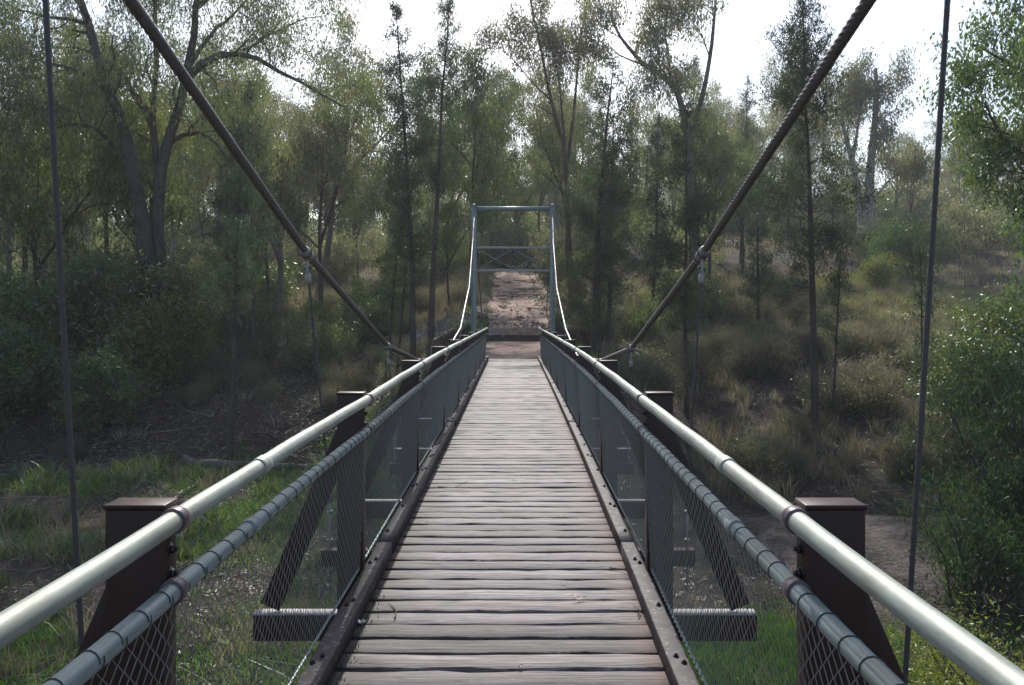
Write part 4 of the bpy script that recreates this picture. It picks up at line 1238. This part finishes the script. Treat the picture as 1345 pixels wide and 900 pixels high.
litter(60000, -14, 1, 7, 23, lambda X, Y_: np.clip(.3 + 2 * fbm(X * .5 + 9, Y_ * .5, 3), 0, 1), .05, 'dead leaves among the gully grass')

# bare soil ledge of the creek bed at right
mb = MB()
t = np.linspace(0, 1, 60); s_ = np.linspace(0, 1, 24)
T_, S_ = np.meshgrid(t, s_, indexing='ij')
X = 5.2 + 9.0 * T_; Y_ = 12.0 + 6.6 * S_ + .5 * np.sin(T_ * 7)
Z = ground(X, Y_) + .03 + (.45 * np.sin(S_ * math.pi) ** .7 + .25 * S_) * np.sin(np.clip(T_, 0, 1) * math.pi) ** .5 * (1 + 1.2 * fbm(X * .8, Y_ * .8, 4)) - .06 * (1 - np.sin(S_ * math.pi)) 
i = np.arange(59)[:, None]; j = np.arange(23)[None]
mb.add(np.stack([X, Y_, Z], -1), np.stack([i * 24 + j, i * 24 + j + 1, (i + 1) * 24 + j + 1, (i + 1) * 24 + j], -1).reshape(-1, 4))
tag(mb.build('creek_bank', M['sand'], smooth=True), 'bare grey brown soil hump of the dry creek bed', None, None, 'structure')

# ------------------------------------------------------------------ sticks, log, stones, deck litter
def stick(x, y_, L, ra, ang, label, tilt=.0, mat='stick', name='fallen_branch', fork=True, seed=0):
    r = np.random.default_rng(seed); mb = MB()
    P = curve_to((0, 0, ra), (math.cos(ang), math.sin(ang), tilt), L, r, 8, .12, 0)
    for q_ in P: q_[2] = gz(x + q_[0], y_ + q_[1]) - gz(x, y_) + ra + max(0, tilt) * np.linalg.norm(q_[:2])
    mb.tube(P, np.linspace(ra, ra * .35, len(P)), 7)
    if fork:
        for k in (3, 5):
            Q = curve_to(P[k], perp_dir(P[k] - P[k - 1], .7, r) + (0, 0, .3), L * .35, r, 4, .15, 0)
            mb.tube(Q, np.linspace(ra * .5, ra * .15, len(Q)), 5)
    o = mb.build(name, M[mat], smooth=True); o.location = (x, y_, gz(x, y_))
    return tag(o, label, 'branch')
lg = stick(-9.9, 24.3, 5.2, .17, .10, 'thick dark fallen log lying at the foot of the thin black cypress', .0, 'bark_gum', 'fallen_log', False, 3)
lg['category'] = 'log'
mb = MB(); mb.tube([(0, 0, .2), (-.25, -.05, .34), (-.42, -.05, .50)], [.15, .11, .05], 7); mb.build('broken_end', M['bark_gum'], lg, smooth=True)
sk = [(-8.4, 27.2, 1.8, 1.9), (-7.0, 26.3, 1.4, .4), (-10.8, 27.8, 2.2, 2.8), (-6.0, 28.6, 1.6, 1.0), (-12.5, 26.8, 2.4, .2), (-9.0, 30.1, 1.5, 2.2), (-5.0, 26.9, 1.1, 2.7), (-7.6, 29.2, 1.9, .1), (-11.6, 25.9, 1.5, 1.2), (-14.0, 27.9, 2.0, .6)]
for i, (x, y_, L_, a_) in enumerate(sk):
    o = stick(x, y_, L_, .022, a_, 'grey dead branch lying on the left bank litter', .05 * (i % 3), seed=300 + i); o['group'] = 'dead branches on the left bank'
sk = [(6.5, 21.5, 1.8, .3), (8.3, 23.0, 1.5, 1.3), (11.2, 21.9, 2.0, 2.6), (9.6, 16.6, 2.6, 2.5), (12.4, 26.0, 2.2, .8), (5.4, 24.5, 1.4, 2.0), (10.1, 19.6, 1.2, .1)]
for i, (x, y_, L_, a_) in enumerate(sk):
    o = stick(x, y_, L_, .024, a_, 'grey dead branch lying on the right bank', .06 * (i % 3), seed=330 + i); o['group'] = 'dead branches on the right bank'

def rock_mesh(seed):
    r = np.random.default_rng(seed)
    import bmesh
    bm = bmesh.new(); bmesh.ops.create_icosphere(bm, subdivisions=1, radius=1)
    for v in bm.verts: v.co *= r.uniform(.7, 1.15); v.co.z *= .6
    me = bpy.data.meshes.new('stone'); bm.to_mesh(me); bm.free(); me.materials.append(M['stone']); return me
ROCK = [rock_mesh(i) for i in range(5)]
rs = np.random.default_rng(400)
path = bpy.data.objects['path']
for i in range(120):
    y_ = 31.2 + (rs.random() ** 1.6) * 14; x = float(px(y_)) + rs.uniform(-.95, .95) * float(pw(y_)) 
    o = bpy.data.objects.new('stone', ROCK[i % 5]); COL.objects.link(o); o.parent = path
    s_ = rs.uniform(.03, .08) if rs.random() < .85 else rs.uniform(.08, .14)
    o.location = (x, y_, gz(x, y_) + .05); o.rotation_euler = tuple(rs.uniform(0, 6.28, 3)); o.scale = (s_, s_, s_)
def fine_gravel(n, fx, size, name, mat, label):
    mb = MB(); r = np.random.default_rng(n)
    X, Y_ = fx(r, n); Z = ground(X, Y_) + .02
    s_ = size * r.uniform(.5, 1.6, n)
    base = np.array([(1, 0, 0), (0, 1, 0), (-1, 0, 0), (0, -1, 0), (0, 0, .8)])
    rot = r.uniform(0, 6.28, n); ca, sa = np.cos(rot), np.sin(rot)
    V = np.zeros((n, 5, 3)); k = base[None] * s_[:, None, None] * r.uniform(.7, 1.3, (n, 5, 1))
    V[..., 0] = X[:, None] + ca[:, None] * k[..., 0] - sa[:, None] * k[..., 1]
    V[..., 1] = Y_[:, None] + sa[:, None] * k[..., 0] + ca[:, None] * k[..., 1]
    V[..., 2] = Z[:, None] + k[..., 2]
    b = np.arange(n)[:, None] * 5
    t = np.concatenate([b + np.array([[a, (a + 1) % 4, 4]]) for a in range(4)])
    mb.add(V.reshape(-1, 3), None, t)
    return tag(mb.build(name, mat), label, None, None, 'stuff')
fine_gravel(9000, lambda r, n: (lambda Y_: (px(Y_) + r.uniform(-1, 1, n) * pw(Y_), Y_))(22.7 + r.random(n) ** 1.5 * 24), .022, 'gravel', M['stone'], 'loose reddish gravel on the path')

# deck litter
def small_leaf(x, y_, L_, W_, a, mat, name, label, cat, dz=.012, curl=.3):
    mb = MB(); k = 6; t = np.linspace(0, 1, k)
    w_ = W_ * np.sin(t * math.pi) ** .7 / 2; z = curl * L_ * (t - .5) ** 2
    V = []
    for i in range(k): V += [(t[i] * L_ - L_ / 2, -w_[i], z[i] + .002), (t[i] * L_ - L_ / 2, 0, z[i]), (t[i] * L_ - L_ / 2, w_[i], z[i] + .003)]
    q = [(i * 3 + j, i * 3 + j + 1, i * 3 + j + 4, i * 3 + j + 3) for i in range(k - 1) for j in (0, 1)]
    mb.add(V, q); o = mb.build(name, mat)
    o.location = (x, y_, float(zd(y_)) + dz); o.rotation_euler = (0, 0, a)
    return tag(o, label, cat)
M['petal'] = plain_mat('white_petal', (.75, .70, .66), .6, 0, .1, 20, 0)
M['straw'] = plain_mat('straw_leaf', (.42, .36, .24), .7, 0, .2, 20, 0)
def deck_xy(pxx, pyy):
    Y = F * EYE / (pyy - 403); 
    for _ in range(3): Y = F * (EYE - float(zd(Y))) / (pyy - 403)
    return (pxx - 677.3) * Y / F, Y
x, y_ = deck_xy(475, 822)
fl = empty('fallen_flower', (x, y_, float(zd(y_)) + .01)); tag(fl, 'cream white flower lying on the planks against the left kerb', 'flower')
for k in range(5):
    mb = MB(); mb.add([(0, 0, 0), (.016, .009, .006), (.026, 0, .012), (.016, -.009, .006)], [(0, 1, 2, 3)]); pt = mb.build('petal', M['petal'], fl); pt.rotation_euler = (0, -.2, k * 1.256)
mb = MB(); mb.tube([(0, 0, .0), (0, 0, .008)], .006, 8); mb.build('flower_centre', M['straw'], fl)
for (a, b, L_, W_, an, lab) in [(761, 790, .075, .012, .4, 'long pale straw leaf right of the deck centre'), (756, 786, .05, .010, 2.3, 'short pale leaf crossing the straw leaf on the deck'),
                            (556, 689, .07, .010, .5, 'narrow pale leaf near the left ends of the planks'), (684, 879, .028, .014, 1.0, 'small dark curled leaf on the nearest planks'),
                            (576, 613, .05, .02, .2, 'cream leaf by the left kerb farther along the deck'), (676, 631, .06, .012, .8, 'dark leaf in the middle of the deck'), (740, 768, .03, .012, 0, 'tiny leaf chip on the middle planks')]:
    x, y_ = deck_xy(a, b)
    small_leaf(x, y_, L_, W_, an, M['steel'] if 'dark' in lab else M['straw'], 'fallen_leaf', lab, 'leaf')
for (a, b, L_, an, lab) in [(518, 815, .22, 1.3, 'thin curved twig on the planks near the left kerb'), (575, 641, .35, -.35, 'dark forked twig lying by the left kerb'), (838, 812, .16, 1.4, 'thin twig on the planks near the right kerb'), (800, 748, .26, -.5, 'fine dark twig near the right ends of the planks')]:
    x, y_ = deck_xy(a, b); mb = MB(); r = np.random.default_rng(int(a))
    P = curve_to((0, 0, .004), (math.cos(an), math.sin(an), 0), L_, r, 7, .18, 0); P[:, 2] = .004 + np.abs(P[:, 2] - .004) * .2
    mb.tube(P, np.linspace(.0035, .0015, len(P)), 5)
    Q = curve_to(P[3], (math.cos(an + .7), math.sin(an + .7), .05), L_ * .4, r, 4, .15, 0); mb.tube(Q, np.linspace(.0022, .001, len(Q)), 4)
    o = mb.build('twig', M['bark_red']); o.location = (x, y_, float(zd(y_)) + .006); tag(o, lab, 'twig')

# ------------------------------------------------------------------ parked utility vehicle on the right hilltop
M['carblue'] = plain_mat('blue_grey_car_paint', (.10, .13, .20), .35, .3, .1, 4, 0)
M['glass'] = plain_mat('dark_window', (.02, .025, .03), .1, 0, .1, 4, 0)
M['canvas'] = plain_mat('beige_canvas', (.30, .29, .26), .85, 0, .15, 6, .2)
M['rubber'] = plain_mat('tyre_rubber', (.025, .025, .025), .8, 0, .2, 20, .1)
VY = 66.0; VX = (1243 - 677.3) * VY / F
car = empty('parked_ute', (VX, VY, gz(VX, VY) + .05), .05); tag(car, 'blue grey utility vehicle with beige canvas tray cover parked on the right hilltop', 'vehicle')
def prism(name, prof, y0, y1, mat, parent, bev=.03):
    mb = MB(); m = len(prof)
    V = [(x, y0, z) for x, z in prof] + [(x, y1, z) for x, z in prof] + [(np.mean([p_[0] for p_ in prof]), y0, np.mean([p_[1] for p_ in prof])), (np.mean([p_[0] for p_ in prof]), y1, np.mean([p_[1] for p_ in prof]))]
    q = [(i, (i + 1) % m, m + (i + 1) % m, m + i) for i in range(m)]
    t = [(2 * m, (i + 1) % m, i) for i in range(m)] + [(2 * m + 1, m + i, m + (i + 1) % m) for i in range(m)]
    mb.add(V, q, t); return mb.build(name, mat, parent, bevel=bev)
prism('body', [(-2.3, .45), (-2.35, .95), (-1.4, 1.08), (-.85, 1.62), (.15, 1.66), (.25, 1.05), (2.3, 1.05), (2.3, .45)], -.85, .85, M['carblue'], car)
prism('side_window', [(-1.15, 1.12), (-.80, 1.54), (.08, 1.57), (.12, 1.12)], -.862, -.852, M['glass'], car, 0)
prism('canopy', [(.32, 1.07), (.32, 1.75), (2.25, 1.72), (2.3, 1.07)], -.82, .82, M['canvas'], car)
for x in (-1.5, 1.4):
    for yy in (-.8, .62):
        mb = MB(); mb.tube([(x, yy, .36), (x, yy + .2, .36)], .36, 18); wl_ = mb.build('wheel', M['rubber'], car)
        mb = MB(); mb.tube([(x, yy - .01, .36), (x, yy + .0, .36)], .2, 14); mb.build('rim', M['galv'], wl_)

# ------------------------------------------------------------------ moss on the deck edge
mb = MB(); r = np.random.default_rng(9)
n_ = 220; yy = r.uniform(2.6, 4.2, n_); xx = np.interp(yy, XC[:, 0], XC[:, 1]) - .70 + np.abs(r.normal(0, .035, n_)); zz = zd(yy) + .001
a = r.uniform(0, 6.28, n_); h = r.uniform(.006, .022, n_)
V = np.stack([np.stack([xx + .004 * np.cos(a), yy + .004 * np.sin(a), zz], -1), np.stack([xx - .004 * np.cos(a), yy - .004 * np.sin(a), zz], -1), np.stack([xx + r.normal(0, .008, n_), yy + r.normal(0, .008, n_), zz + h], -1)], 1).reshape(-1, 3)
mb.add(V, None, np.arange(n_ * 3).reshape(-1, 3), np.full(n_ * 3, .3))
tag(mb.build('moss', M['shade'], tint=True), 'dark moss and dirt at the left ends of the nearest planks', None, None, 'stuff')

# ------------------------------------------------------------------ tell look-alikes apart by place
by = {}
for o in COL.objects:
    if o.parent is None and 'label' in o.keys() and 'category' in o.keys(): by.setdefault(o['label'], []).append(o)
WORDS = {2: ['left one', 'right one'], 3: ['left one', 'middle one', 'right one'], 4: ['far left', 'left', 'right', 'far right'],
         5: ['far left', 'left', 'middle', 'right', 'far right'], 6: ['far left', 'left', 'centre left', 'centre right', 'right', 'far right']}
for lab in list(by):
    if len(lab.split()) > 13 and len(by[lab]) > 1:
        new = lab.replace('behind the ', 'behind ').replace('of the ', 'of ')
        for o in by[lab]: o['label'] = new
        by[new] = by.pop(lab)
for lab, os_ in by.items():
    if len(os_) > 1:
        os_.sort(key=lambda o: o.location.x / max(1, o.location.y))
        nth = ['leftmost', 'second', 'third', 'fourth', 'fifth', 'sixth', 'seventh', 'eighth', 'ninth', 'tenth'] + ['later'] * 90
        for o, t in zip(os_, WORDS.get(len(os_), nth)): o['label'] = lab + ', ' + t + (' from left' if len(os_) > 6 and t != 'leftmost' else '')

# ------------------------------------------------------------------ haze
m, n, o = new_mat('haze')
pv = N(n, 'ShaderNodeVolumePrincipled')
pv.inputs['Color'].default_value = (.96, .97, 1.0, 1)
pv.inputs['Density'].default_value = HAZE
pv.inputs['Anisotropy'].default_value = .35
n.links.new(pv.outputs[0], o.inputs['Volume'])
mb = MB(); mb.box(-760, 760, -260, 1180, -8, 46)
tag(mb.build('haze', m), 'thin pale blue haze hanging in the woodland', None, None, 'stuff')
